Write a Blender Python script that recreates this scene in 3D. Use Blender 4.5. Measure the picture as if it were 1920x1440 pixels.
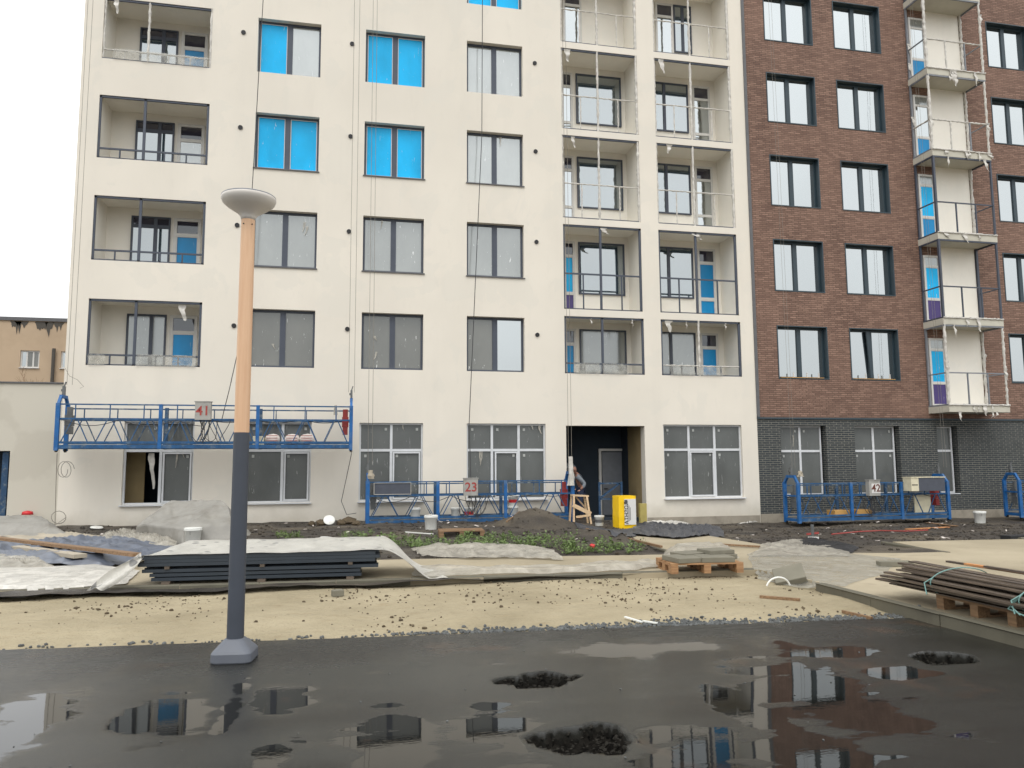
import bpy, bmesh, math, random
from mathutils import Vector, Matrix, noise
from math import radians, sin, cos, pi
random.seed(7)
S = bpy.context.scene
for o in list(bpy.data.objects): bpy.data.objects.remove(o)
COL = S.collection
V = Vector
# ------------------------------------------------------------------ camera
CAMH = 1.65; FPX = 1440.0
YAW, PITCH, ROLL = radians(12.014), radians(6.044), radians(-0.339)
fw = V((sin(YAW)*cos(PITCH), cos(YAW)*cos(PITCH), sin(PITCH)))
rt0 = V((cos(YAW), -sin(YAW), 0)); up0 = rt0.cross(fw)
RT = cos(ROLL)*rt0 + sin(ROLL)*up0; UP = -sin(ROLL)*rt0 + cos(ROLL)*up0
cam = bpy.data.objects.new('camera', bpy.data.cameras.new('camera')); COL.objects.link(cam)
cam.matrix_world = Matrix(((RT.x, UP.x, -fw.x, 0), (RT.y, UP.y, -fw.y, 0), (RT.z, UP.z, -fw.z, CAMH), (0, 0, 0, 1)))
cam.data.sensor_width = 36; cam.data.lens = 36*FPX/1920; cam.data.clip_start = .05; cam.data.clip_end = 3000
S.camera = cam
# ------------------------------------------------------------------ light (overcast)
SUN_EL, SUN_AZ = radians(58), radians(200)
w = bpy.data.worlds.new("World"); S.world = w; w.use_nodes = True
nt = w.node_tree; nt.nodes.clear()
sky = nt.nodes.new('ShaderNodeTexSky'); sky.sky_type = 'NISHITA'; sky.sun_disc = False
sky.sun_elevation = SUN_EL; sky.sun_rotation = SUN_AZ; sky.air_density = 1.0; sky.dust_density = 5
hs = nt.nodes.new('ShaderNodeHueSaturation'); hs.inputs['Saturation'].default_value = .12
mxw = nt.nodes.new('ShaderNodeMix'); mxw.data_type = 'RGBA'; mxw.inputs[0].default_value = .75
WHITE_SKY = 17.0
mxw.inputs[7].default_value = (WHITE_SKY*.985, WHITE_SKY, WHITE_SKY*1.01, 1)
tcw = nt.nodes.new('ShaderNodeTexCoord'); nsw = nt.nodes.new('ShaderNodeTexNoise'); nsw.inputs['Scale'].default_value = 2.2; nsw.inputs['Detail'].default_value = 4
mrw = nt.nodes.new('ShaderNodeMapRange'); mrw.inputs[1].default_value = .3; mrw.inputs[2].default_value = .7; mrw.inputs[3].default_value = .82; mrw.inputs[4].default_value = 1.12
vmw = nt.nodes.new('ShaderNodeVectorMath'); vmw.operation = 'SCALE'
bg = nt.nodes.new('ShaderNodeBackground'); bg.inputs['Strength'].default_value = .10
wo = nt.nodes.new('ShaderNodeOutputWorld')
L = nt.links.new
L(sky.outputs[0], hs.inputs['Color']); L(hs.outputs[0], mxw.inputs[6]); L(tcw.outputs['Generated'], nsw.inputs['Vector'])
L(nsw.outputs['Fac'], mrw.inputs[0]); L(mxw.outputs[2], vmw.inputs[0]); L(mrw.outputs[0], vmw.inputs['Scale'])
sxw = nt.nodes.new('ShaderNodeSeparateXYZ'); L(tcw.outputs['Generated'], sxw.inputs[0])
mg = nt.nodes.new('ShaderNodeMapRange'); mg.inputs[1].default_value = 0; mg.inputs[2].default_value = .55; mg.inputs[3].default_value = .74; mg.inputs[4].default_value = 1.12; L(sxw.outputs[2], mg.inputs[0])
vm2 = nt.nodes.new('ShaderNodeVectorMath'); vm2.operation = 'SCALE'; L(vmw.outputs[0], vm2.inputs[0]); L(mg.outputs[0], vm2.inputs['Scale'])
L(vm2.outputs[0], bg.inputs['Color']); L(bg.outputs[0], wo.inputs['Surface'])
sun = bpy.data.objects.new('sun', bpy.data.lights.new('sun', 'SUN')); COL.objects.link(sun)
sun.data.energy = .6; sun.data.angle = radians(25); sun.data.color = (1, .97, .92)
sd = V((sin(SUN_AZ)*cos(SUN_EL), cos(SUN_AZ)*cos(SUN_EL), sin(SUN_EL)))
sun.rotation_euler = sd.to_track_quat('Z', 'Y').to_euler()
S.view_settings.view_transform = 'Standard'; S.view_settings.look = 'None'; S.view_settings.gamma = 1
S.view_settings.exposure = 0.18
# ------------------------------------------------------------------ materials
def lin(c):
    return tuple(((x/255)/12.92 if x/255 <= .04045 else ((x/255+.055)/1.055)**2.4) for x in c)
class NT:
    def __init__(s, name):
        s.m = bpy.data.materials.new(name); s.m.use_nodes = True; s.t = s.m.node_tree
        s.b = s.t.nodes['Principled BSDF']; s.out = s.t.nodes['Material Output']
        s.tc = s.t.nodes.new('ShaderNodeTexCoord').outputs['Object']
    def n(s, ty, **k):
        o = s.t.nodes.new('ShaderNode'+ty)
        for a, v in k.items():
            if a in o.inputs: s.put(o.inputs[a], v)
            else: setattr(o, a, v)
        return o
    def put(s, i, v):
        if hasattr(v, 'links') or isinstance(v, bpy.types.NodeSocket): s.t.links.new(v, i)
        else: i.default_value = v
    def noise(s, scale, detail=4, rough=.5, vec=None, stretch=None, dist=0):
        v = vec or s.tc
        if stretch:
            mp = s.n('Mapping'); mp.inputs['Scale'].default_value = stretch; s.put(mp.inputs['Vector'], v); v = mp.outputs[0]
        o = s.n('TexNoise'); o.inputs['Scale'].default_value = scale; o.inputs['Detail'].default_value = detail
        o.inputs['Roughness'].default_value = rough; o.inputs['Distortion'].default_value = dist; s.put(o.inputs['Vector'], v)
        return o.outputs['Fac']
    def rng(s, f, a, b, c=0, d=1):
        o = s.n('MapRange'); o.inputs[1].default_value = a; o.inputs[2].default_value = b
        o.inputs[3].default_value = c; o.inputs[4].default_value = d; s.put(o.inputs[0], f); return o.outputs[0]
    def mix(s, f, a, b):
        o = s.n('Mix', data_type='RGBA'); s.put(o.inputs[0], f)
        for i, c in ((6, a), (7, b)):
            s.put(o.inputs[i], c if isinstance(c, bpy.types.NodeSocket) else (*c[:3], 1))
        return o.outputs[2]
    def math(s, op, a, b=0):
        o = s.n('Math', operation=op); s.put(o.inputs[0], a); s.put(o.inputs[1], b); return o.outputs[0]
    def bump(s, h, st=.3, dist=.02):
        o = s.n('Bump'); o.inputs['Strength'].default_value = st; o.inputs['Distance'].default_value = dist
        s.put(o.inputs['Height'], h); s.put(s.b.inputs['Normal'], o.outputs[0]); return o.outputs[0]
    def set(s, col=None, rough=None, metal=None, spec=None, ior=None, alpha=None):
        if col is not None: s.put(s.b.inputs['Base Color'], col if isinstance(col, bpy.types.NodeSocket) else (*col[:3], 1))
        if rough is not None: s.put(s.b.inputs['Roughness'], rough)
        if metal is not None: s.put(s.b.inputs['Metallic'], metal)
        if spec is not None: s.put(s.b.inputs['Specular IOR Level'], spec)
        if ior is not None: s.b.inputs['IOR'].default_value = ior
        if alpha is not None: s.put(s.b.inputs['Alpha'], alpha)
        return s.m
def simple(name, rgb, rough=.6, var=.12, sc=6, bump=.15, bsc=60, metal=0, dirt=None, dirtamt=.5):
    t = NT(name); c = lin(rgb)
    f = t.noise(sc, 5); col = t.mix(t.rng(f, .25, .75), tuple(x*(1-var) for x in c), tuple(x*(1+var) for x in c))
    if dirt: col = t.mix(t.rng(t.noise(sc*.6, 8, .65), .52, .68, 0, dirtamt), col, lin(dirt))
    t.bump(t.noise(bsc, 3), bump, .004)
    return t.set(col, rough, metal)
M = {}
def plaster(name, rgb, patch=.04):
    t = NT(name); c = lin(rgb)
    a = t.mix(t.rng(t.noise(.35, 3), .35, .65), tuple(x*(1-patch) for x in c), tuple(x*(1+patch) for x in c))
    a = t.mix(t.rng(t.noise(.75, 5, .55, dist=.5), .54, .57, 0, .5), a, tuple(x*y for x, y in zip(c, (.95, .965, .975))))
    st = t.rng(t.noise(1.3, 5, .6, stretch=(1, 1, .12)), .50, .80, 0, .14)
    a = t.mix(st, a, tuple(x*.66 for x in c))
    sx = t.n('SeparateXYZ'); t.put(sx.inputs[0], t.tc)
    zz = t.math('ADD', sx.outputs[2], t.math('MULTIPLY', t.noise(1.7, 6, .6), .9))
    a = t.mix(t.rng(zz, .95, .35, 0, .5), a, tuple(x*y for x, y in zip(c, (.52, .50, .44))))
    a = t.mix(t.rng(t.noise(3.2, 6, .65, stretch=(1, 1, .5)), .56, .70, 0, .22), a, tuple(x*.86 for x in c))
    t.bump(t.math('ADD', t.noise(45, 4, .6), t.math('MULTIPLY', t.noise(2.2, 4), 1.5)), .3, .006)
    return t.set(a, .85)
M['plaster'] = plaster('cream_plaster', (223, 216, 203), .035)
M['plaster_in'] = plaster('loggia_plaster', (234, 229, 218), .02)  # same plaster, lightened in its colour in place of bounce light
def brick(name, c1, c2, mortar, bw, rh, ms, bias=0):
    t = NT(name)
    sx = t.n('SeparateXYZ'); t.put(sx.inputs[0], t.tc)
    cx = t.n('CombineXYZ'); t.put(cx.inputs[0], t.math('ADD', sx.outputs[0], sx.outputs[1])); t.put(cx.inputs[1], sx.outputs[2])
    b = t.n('TexBrick'); b.offset = .37; b.offset_frequency = 2
    b.inputs['Scale'].default_value = 1; b.inputs['Brick Width'].default_value = bw; b.inputs['Row Height'].default_value = rh
    b.inputs['Mortar Size'].default_value = ms; b.inputs['Mortar Smooth'].default_value = .2; b.inputs['Bias'].default_value = bias
    t.put(b.inputs['Vector'], cx.outputs[0])
    b.inputs['Color1'].default_value = (*lin(c1), 1); b.inputs['Color2'].default_value = (*lin(c2), 1); b.inputs['Mortar'].default_value = (*lin(mortar), 1)
    n1 = t.noise(3.0, 5, .6, stretch=(1, 1, 3)); col = t.mix(t.rng(n1, .3, .7, 0, .45), b.outputs['Color'], tuple(x*.62 for x in lin(c1)))
    n2 = t.noise(.5, 4); col = t.mix(t.rng(n2, .35, .75, 0, .35), col, lin(c2))
    h = t.math('MULTIPLY', b.outputs['Fac'], -1.0); h = t.math('ADD', h, t.math('MULTIPLY', t.noise(40, 3), .5))
    t.bump(h, .8, .012)
    return t.set(col, .82)
M['brick'] = brick('brown_clinker_brick', (114, 86, 73), (156, 124, 107), (82, 66, 57), .245, .067, .010)
M['dbrick'] = brick('dark_grey_brick', (50, 56, 60), (68, 72, 72), (142, 139, 128), .27, .072, .009, -.3)
def glass(name, base, refl, rough=.04, mark=0, grad=None):
    t = NT(name); c = lin(base)
    col = t.mix(t.rng(t.noise(1.4, 4, stretch=(1, 1, .5)), .3, .7), tuple(x*.85 for x in c), tuple(min(1, x*1.15) for x in c))
    if mark:
        f = t.math('MAXIMUM', t.rng(t.noise(4.5, 6, .7, stretch=(3.2, 1, .55), dist=.5), .64, .67, 0, min(1, mark*1.6)), t.rng(t.noise(14, 4, .7, stretch=(2.2, 1, .45)), .70, .73, 0, min(1, mark*1.8))); col = t.mix(f, col, (.75, .75, .73))
    t.set(col, .6, spec=.1)
    g = t.n('BsdfGlossy'); g.inputs['Roughness'].default_value = rough; g.inputs['Color'].default_value = (.92, .97, .98, 1)
    bp = t.n('Bump'); bp.inputs['Strength'].default_value = .05; bp.inputs['Distance'].default_value = .02
    t.put(bp.inputs['Height'], t.noise(1.6, 2)); t.put(g.inputs['Normal'], bp.outputs[0])
    mx = t.n('MixShader'); mx.inputs[0].default_value = refl
    t.put(mx.inputs[1], t.b.outputs[0]); t.put(mx.inputs[2], g.outputs[0]); t.put(t.out.inputs[0], mx.outputs[0])
    return t.m
M['g_mirror'] = glass('reflective_glass', (34, 44, 48), .50)
M['g_loggia'] = glass('loggia_glass', (52, 70, 80), .38)
M['g_film_hi'] = glass('film_glass_reflection_tone_hi', (140, 143, 140), .28, .12, .3)  # filmed panes lighten by storey: the sky reflection is put into the colour
M['g_film'] = glass('film_glass_reflection_tone_mid', (122, 124, 120), .21, .12, .4)
M['g_film_lo'] = glass('dusty_film_glass_reflection_tone_lo', (100, 99, 93), .10, .15, .6)  # film and dust, darkened to carry the dim reflection of the low storeys
M['g_gf'] = glass('dusty_shop_glass_reflection_tone', (92, 94, 92), .035, .1, .22)  # dust and film, colour darkened in place of reflected surroundings
M['g_dark'] = glass('dark_glass', (52, 50, 62), .10)
M['g_blue'] = glass('blue_protective_film', (2, 176, 234), .02, .3, .4)
M['g_blue_dk'] = glass('deep_blue_protective_film', (4, 132, 190), .03, .3, .1)
M['g_purple'] = glass('violet_protective_film', (66, 48, 110), .04, .3, .1)
M['frame'] = simple('anthracite_frame', (66, 72, 84), .5, .08)
M['casing'] = simple('teal_grey_sheet_metal', (44, 60, 68), .45, .1)
M['trim'] = simple('grey_metal_trim', (92, 92, 94), .5)
M['pvc'] = simple('white_pvc', (205, 203, 198), .5, .05)
M['alu'] = simple('pale_grey_aluminium', (206, 208, 210), .45, .06)
M['alu_dark'] = simple('grey_aluminium', (120, 124, 130), .45, .1)
M['filmwrap'] = simple('wrinkled_white_film', (196, 192, 184), .45, .2, 9, .6, 25)
M['concrete'] = simple('rough_concrete', (150, 142, 128), .9, .15, 3, .5, 30, dirt=(96, 90, 80))
M['slab'] = simple('painted_balcony_slab', (190, 186, 172), .8, .08, 3, .3, 30)
M['dark_in'] = simple('interior_shade_colour', (40, 50, 60), .9, .15, 2)  # room interiors, with their shade put into the colour
M['tan_in'] = simple('ochre_plaster', (150, 132, 96), .9, .15, 2)
M['blue'] = simple('blue_paint', (16, 88, 148), .55, .25, 5, .25, 40, dirt=(130, 140, 140), dirtamt=.4)
M['blue_old'] = simple('worn_blue_paint', (34, 68, 100), .6, .25, 8, .3, 40, dirt=(150, 152, 140), dirtamt=.6)
M['blue_rail'] = simple('dirty_blue_paint', (22, 76, 120), .6, .3, 8, .3, 40, dirt=(120, 130, 128), dirtamt=.5)
M['steel'] = simple('dull_steel', (96, 98, 98), .5, .2)
M['red'] = simple('dull_red_paint', (138, 44, 40), .5, .2)
M['red_bright'] = simple('bright_red_plastic', (196, 40, 44), .5)
M['box'] = simple('grey_steel_box', (160, 158, 152), .5, .08, 5, dirt=(110, 104, 96))
M['white'] = simple('white_plastic', (222, 222, 216), .45, .06, 6, .1, dirt=(165, 158, 146))
M['cream'] = simple('cream_board', (214, 206, 178), .7)
M['black'] = simple('black_rubber', (30, 30, 32), .6)
M['rope'] = simple('grey_wire_rope', (128, 122, 112), .6)
M['cable'] = simple('black_cable', (44, 44, 46), .5)
M['panel'] = simple('dark_grey_panel', (72, 76, 86), .5)
M['ink_red'] = simple('faded_red_stencil', (158, 66, 60), .7, .3, 30)
M['ink_brown'] = simple('brown_stencil', (96, 52, 40), .7, .2, 30)
M['ink'] = simple('black_print', (30, 30, 34), .6)
M['ink_grey'] = simple('grey_print', (90, 90, 90), .6)
M['yellow'] = simple('yellow_film', (246, 200, 10), .4, .08, 5, .3, 20)
M['foam'] = simple('yellow_foam_board', (170, 155, 90), .8)
M['label'] = simple('white_label', (214, 212, 208), .5, .04)
M['sticker'] = simple('pale_sticker', (168, 170, 166), .6)
M['bag'] = simple('white_paper_bag', (214, 204, 196), .6, .08, 8, .5, 20)
def wood(name, a, b, sc=(1, 14, 14), rough=.7):
    t = NT(name); n = t.noise(3, 6, .6, stretch=sc, dist=.4)
    t.bump(n, .3, .004); return t.set(t.mix(t.rng(n, .3, .7), lin(a), lin(b)), rough)
M['wood'] = wood('raw_pine', (128, 92, 62), (176, 138, 98))
M['wood_wet'] = wood('wet_pallet_wood', (98, 74, 52), (150, 120, 88))
M['wood_new'] = wood('pale_new_pine', (190, 160, 122), (224, 196, 160))
M['wood_or'] = wood('orange_board', (176, 112, 66), (206, 150, 96))
M['ply'] = wood('plywood', (176, 130, 70), (200, 158, 92))
M['pole_wood'] = wood('varnished_wood_pole', (208, 166, 130), (222, 184, 148), (9, 9, .5), .5)
M['pole_dark'] = simple('graphite_pole_paint', (62, 67, 76), .55, .08, 4, .2, 80)
M['pole_base'] = simple('grey_pole_base_paint', (92, 96, 104), .5, .06)
M['lamp_head'] = simple('pale_grey_lamp_plastic', (214, 208, 200), .45, .03)
M['strip'] = wood('dark_wet_strips', (48, 42, 38), (112, 98, 84), (1, 20, 20), .4)
M['profile'] = simple('anthracite_profile', (46, 54, 62), .35, .15, 3)
M['stone'] = simple('grey_paving_stone', (116, 112, 98), .8, .12, 5, .5, 60)
M['kerb'] = simple('wet_concrete_kerb', (96, 92, 78), .75, .15, 3, .5, 50, dirt=(70, 66, 56))
M['tarp'] = simple('grey_tarpaulin', (140, 137, 130), .6, .12, 3, .6, 9, dirt=(104, 98, 88))
M['tarp_blue'] = simple('blue_grey_tarpaulin', (94, 100, 112), .4, .25, 4, .6, 9, dirt=(60, 62, 68))
M['tarp_black'] = simple('black_ground_sheet', (62, 64, 70), .4, .25, 4, .6, 9)
M['tarp_beige'] = simple('beige_tarpaulin', (168, 158, 140), .7, .15, 3, .5, 12, dirt=(120, 110, 96))
M['strap'] = simple('green_plastic_strap', (112, 148, 142), .5)
def film(name, rgb, alpha):
    t = NT(name); f = t.noise(3.5, 6, .65, dist=.8); c = lin(rgb)
    t.bump(t.noise(7, 5, .65, dist=1.0), .5, .05)
    return t.set(t.mix(t.rng(f, .3, .7), tuple(x*.8 for x in c), tuple(min(.9, x*1.1) for x in c)), .32, alpha=t.rng(f, .3, .7, alpha-.15, min(1, alpha+.15)))
M['film'] = film('milky_film', (184, 178, 165), .60)
M['film_white'] = film('white_film', (208, 204, 195), .86)
M['film_thin'] = film('thin_clear_film', (176, 174, 164), .42)
def filmspots():
    t = NT('film_with_water_pockets'); f = t.noise(3.5, 6, .65, dist=.8); c = lin((200, 197, 188)); col = t.mix(t.rng(f, .3, .7), tuple(x*.8 for x in c), tuple(x*1.1 for x in c))
    mp = t.n('Mapping'); mp.inputs['Scale'].default_value = (3.4, 5.5, 1); t.put(mp.inputs['Vector'], t.tc)
    vo = t.n('TexVoronoi'); vo.inputs['Scale'].default_value = 1.6; vo.inputs['Randomness'].default_value = .7; t.put(vo.inputs['Vector'], mp.outputs[0])
    sp = t.math('MULTIPLY', t.rng(vo.outputs['Distance'], .30, .24), t.rng(t.noise(1.3, 2), .42, .5))
    col = t.mix(t.math('MULTIPLY', sp, .75), col, lin((84, 86, 90))); t.bump(t.noise(7, 5, .65, dist=1.0), .5, .05)
    return t.set(col, .3, alpha=.86)
M['film_spots'] = filmspots()
def soilm():
    t = NT('dark_soil'); n = t.noise(2.2, 8, .65); c = t.mix(t.rng(n, .3, .7), lin((44, 40, 36)), lin((78, 70, 60)))
    big = t.rng(t.noise(.45, 4), .5, .68, 0, .7); c = t.mix(big, c, lin((108, 98, 82)))
    t.bump(t.noise(9, 9, .75), 1.0, .06); return t.set(c, t.rng(t.noise(1.2, 4), .4, .6, .45, .9))
M['soil'] = soilm()
def sandm():
    t = NT('damp_sand'); c = t.mix(t.rng(t.noise(.8, 6, .6), .3, .7), lin((148, 136, 109)), lin((175, 162, 134)))
    c = t.mix(t.rng(t.noise(3.3, 8, .7, stretch=(1, 2.5, 1)), .56, .70, 0, .5), c, lin((140, 122, 92)))
    c = t.mix(t.rng(t.noise(26, 4, .7), .62, .70, 0, .6), c, lin((100, 88, 72)))
    h = t.math('ADD', t.math('MULTIPLY', t.noise(2.4, 7, .65, stretch=(1, 1.8, 1)), 1.6), t.math('MULTIPLY', t.noise(30, 4, .7), .3))
    t.bump(h, .9, .07); return t.set(c, .9)
M['sand'] = sandm()
def screed():
    t = NT('sand_cement_screed'); c = t.mix(t.rng(t.noise(.5, 5), .3, .7), lin((142, 131, 108)), lin((170, 158, 134)))
    c = t.mix(t.rng(t.noise(1.6, 8, .7, stretch=(1, 1.8, 1)), .55, .68, 0, .4), c, lin((124, 112, 94)))
    t.bump(t.noise(20, 6, .7), .4, .02); return t.set(c, .85)
M['screed'] = screed()
def asphalt():
    t = NT('wet_asphalt')
    at = t.n('Attribute'); at.attribute_name = 'hole'; hole = at.outputs['Fac']
    sx2 = t.n('SeparateXYZ'); t.put(sx2.inputs[0], t.tc)
    ap = t.n('Attribute'); ap.attribute_name = 'water'
    f = t.math('ADD', ap.outputs['Fac'], t.math('MULTIPLY', t.math('SUBTRACT', t.noise(9, 6, .75, stretch=(.6, 1.8, 1)), .5), .9))
    pud = t.rng(f, .38, .60); half = t.rng(f, -.1, .42)
    damp = t.rng(t.math('ADD', t.noise(.55, 4, .6, stretch=(.6, 1.6, 1)), 0), .42, .60)
    grain = t.noise(220, 3, .7)
    dry = t.mix(t.rng(grain, .35, .7), lin((28, 29, 27)), lin((58, 58, 54)))
    wet = t.mix(t.rng(grain, .35, .7), lin((14, 14, 13)), lin((36, 35, 32)))
    c = t.mix(damp, dry, wet); c = t.mix(t.math('MULTIPLY', pud, .8), c, lin((20, 20, 18)))
    rust = t.rng(t.noise(.8, 4, .6), .60, .70, 0, .35); c = t.mix(rust, c, lin((92, 66, 48)))
    rub = t.n('TexVoronoi'); rub.inputs['Scale'].default_value = 38; t.put(rub.inputs['Vector'], t.tc)
    rc = t.mix(rub.outputs['Color'], lin((6, 6, 6)), lin((34, 32, 29)))
    c = t.mix(hole, c, rc)  # rubble tone, blackened to paint shade into the shallow potholes
    near = t.rng(sx2.outputs[1], 7.3, 6.2); r = t.mix(damp, (.5,)*3, (.30,)*3); r = t.mix(near, r, t.mix(damp, (.17,)*3, (.10,)*3)); r = t.mix(half, r, (.06,)*3); r = t.mix(pud, r, (.0,)*3); r = t.mix(hole, r, (.6,)*3)
    h = t.math('MULTIPLY', grain, t.rng(pud, 0, 1, 1, 0))
    h = t.math('ADD', h, t.math('MULTIPLY', t.noise(11, 3, .6), t.rng(half, 0, 1, .12, .0)))
    h = t.math('ADD', h, t.math('MULTIPLY', t.math('MULTIPLY', rub.outputs['Distance'], hole), 6))
    h = t.math('ADD', h, t.math('MULTIPLY', t.noise(26, 2, .5, stretch=(.6, 1.8, 1)), t.rng(pud, 0, 1, 0, .05)))
    t.bump(h, .35, .006)
    t.put(t.b.inputs['Specular IOR Level'], t.rng(hole, 0, .5, .5, 0)); t.set(c, r, ior=1.45); return t.m
M['asphalt'] = asphalt()
M['gravel'] = simple('bluish_crushed_stone', (84, 86, 85), .7, .6, 12, .3, 60)
M['clod'] = simple('dark_clods', (84, 72, 54), .9, .35, 15)
M['leaf'] = simple('weed_leaves', (100, 120, 66), .6, .35, 6)
M['far'] = simple('ochre_render_wall', (186, 164, 138), .9, .06, .4, dirt=(150, 128, 104), dirtamt=.3)
M['far_d'] = simple('dark_stain', (80, 76, 70), .9)
M['skin'] = simple('skin', (190, 142, 118), .6)
M['cloth_dark'] = simple('dark_work_jacket', (50, 56, 62), .9)
M['cloth_grey'] = simple('grey_sleeve', (108, 114, 120), .9)
M['cloth_blue'] = simple('dark_blue_trousers', (44, 52, 74), .9)
def annexm():
    t = NT('patchy_grey_render'); c = lin((196, 190, 176))
    a = t.mix(t.rng(t.noise(.55, 4, .5), .50, .54, 0, .5), c, lin((182, 175, 161)))
    t.bump(t.noise(40, 3), .2, .004); return t.set(a, .9)
M['annex'] = annexm()
# ------------------------------------------------------------------ mesh builder
class MB:
    def __init__(s): s.v = []; s.f = []; s.sm = []
    def add(s, vs, fs, smooth=False):
        o = len(s.v); s.v += [tuple(v) for v in vs]; s.f += [tuple(i+o for i in f) for f in fs]; s.sm += [smooth]*len(fs); return s
    def box(s, x0, x1, y0, y1, z0, z1):
        vs = [(x, y, z) for z in (z0, z1) for y in (y0, y1) for x in (x0, x1)]
        return s.add(vs, [(0, 2, 3, 1), (4, 5, 7, 6), (0, 1, 5, 4), (2, 6, 7, 3), (0, 4, 6, 2), (1, 3, 7, 5)])
    def bar(s, p, q, a=.04, b=None, up=V((0, 0, 1))):
        b = b or a; p, q = V(p), V(q); d = (q-p).normalized()
        if abs(d.dot(up)) > .98: up = V((0, 1, 0))
        u = d.cross(up).normalized()*a/2; v = u.cross(d).normalized()*b/2
        vs = [c+i*u+j*v for c in (p, q) for i, j in ((-1, -1), (1, -1), (1, 1), (-1, 1))]
        return s.add(vs, [(3, 2, 1, 0), (4, 5, 6, 7), (0, 1, 5, 4), (1, 2, 6, 5), (2, 3, 7, 6), (3, 0, 4, 7)])
    def tube(s, pts, r, n=8, cap=True):
        pts = [V(p) for p in pts]; rs = r if isinstance(r, (list, tuple)) else [r]*len(pts); vs = []; fs = []
        pu = None
        for i, p in enumerate(pts):
            d = (pts[min(i+1, len(pts)-1)]-pts[max(i-1, 0)]).normalized()
            if pu is None: pu = d.orthogonal().normalized()
            u = (pu-d*pu.dot(d)); u = u.normalized() if u.length > 1e-6 else d.orthogonal().normalized(); pu = u; v = d.cross(u)
            for k in range(n): a = 2*pi*k/n; vs.append(p+(u*cos(a)+v*sin(a))*rs[i])
        for i in range(len(pts)-1):
            for k in range(n): fs.append((i*n+k, i*n+(k+1) % n, (i+1)*n+(k+1) % n, (i+1)*n+k))
        s.add(vs, fs, n > 5)
        if cap: s.add(vs[:n], [tuple(range(n))[::-1]]); s.add(vs[-n:], [tuple(range(n))])
        return s
    def lathe(s, prof, c=(0, 0, 0), n=24, sides=None):
        vs = []; fs = []
        for r, z in prof:
            for k in range(n): a = 2*pi*k/n; vs.append((c[0]+r*cos(a), c[1]+r*sin(a), c[2]+z))
        for i in range(len(prof)-1):
            for k in range(n): fs.append((i*n+k, i*n+(k+1) % n, (i+1)*n+(k+1) % n, (i+1)*n+k))
        return s.add(vs, fs, True)
    def rock(s, c, r, fl=.7):
        t = (1+5**.5)/2; base = [(-1, t, 0), (1, t, 0), (-1, -t, 0), (1, -t, 0), (0, -1, t), (0, 1, t), (0, -1, -t), (0, 1, -t), (t, 0, -1), (t, 0, 1), (-t, 0, -1), (-t, 0, 1)]
        F = [(0, 11, 5), (0, 5, 1), (0, 1, 7), (0, 7, 10), (0, 10, 11), (1, 5, 9), (5, 11, 4), (11, 10, 2), (10, 7, 6), (7, 1, 8), (3, 9, 4), (3, 4, 2), (3, 2, 6), (3, 6, 8), (3, 8, 9), (4, 9, 5), (2, 4, 11), (6, 2, 10), (8, 6, 7), (9, 8, 1)]
        a = random.uniform(0, 6.3); sx, sy = random.uniform(.7, 1.2), random.uniform(.6, 1)
        vs = []
        for b in base:
            q = V(b)/1.9*r*random.uniform(.7, 1.15); q = V((q.x*sx, q.y*sy, q.z*fl)); vs.append((c[0]+q.x*cos(a)-q.y*sin(a), c[1]+q.x*sin(a)+q.y*cos(a), c[2]+q.z))
        return s.add(vs, F)
    def grid(s, fn, nx, ny, smooth=True):
        vs = [fn(i/(nx-1), j/(ny-1)) for j in range(ny) for i in range(nx)]
        fs = [(j*nx+i, j*nx+i+1, (j+1)*nx+i+1, (j+1)*nx+i) for j in range(ny-1) for i in range(nx-1)]
        return s.add(vs, fs, smooth)
    def build(s, name, mat, parent=None, org=None):
        me = bpy.data.meshes.new(name)
        o0 = V((0, 0, 0)) if org is None else V(org)
        me.from_pydata([tuple(V(v)-o0) for v in s.v], [], s.f)
        me.polygons.foreach_set('use_smooth', s.sm); me.update()
        ob = bpy.data.objects.new(name, me); COL.objects.link(ob)
        me.materials.append(M[mat] if isinstance(mat, str) else mat)
        if parent: ob.parent = parent
        elif org is not None: ob.location = o0
        return ob
def tag(o, label, cat, group=None):
    o['label'] = label; o['category'] = cat
    if group: o['group'] = group
    return o
def thing(name, label, cat, loc=(0, 0, 0), rz=0, group=None):
    o = bpy.data.objects.new(name, None); COL.objects.link(o); o.location = loc; o.rotation_euler.z = rz; o.empty_display_size = .3
    return tag(o, label, cat, group)
def structure(o): o['kind'] = 'structure'; return o
def stuff(o): o['kind'] = 'stuff'; return o
def text(body, size, mat, parent, mw, ext=.003, name='lettering'):
    cu = bpy.data.curves.new('t', 'FONT'); cu.body = body; cu.size = size; cu.extrude = ext; cu.align_x = 'CENTER'; cu.align_y = 'CENTER'
    cu.offset = size*.012
    ob = bpy.data.objects.new('t', cu); COL.objects.link(ob); bpy.context.view_layer.update()
    me = bpy.data.meshes.new_from_object(ob.evaluated_get(bpy.context.evaluated_depsgraph_get()))
    bpy.data.objects.remove(ob); me.transform(mw)
    o = bpy.data.objects.new(name, me); COL.objects.link(o); me.materials.clear(); me.materials.append(M[mat]); o.parent = parent
    return o
FACE = Matrix.Rotation(radians(90), 4, 'X')   # text facing -y
def T(x, y, z): return Matrix.Translation((x, y, z))
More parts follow.
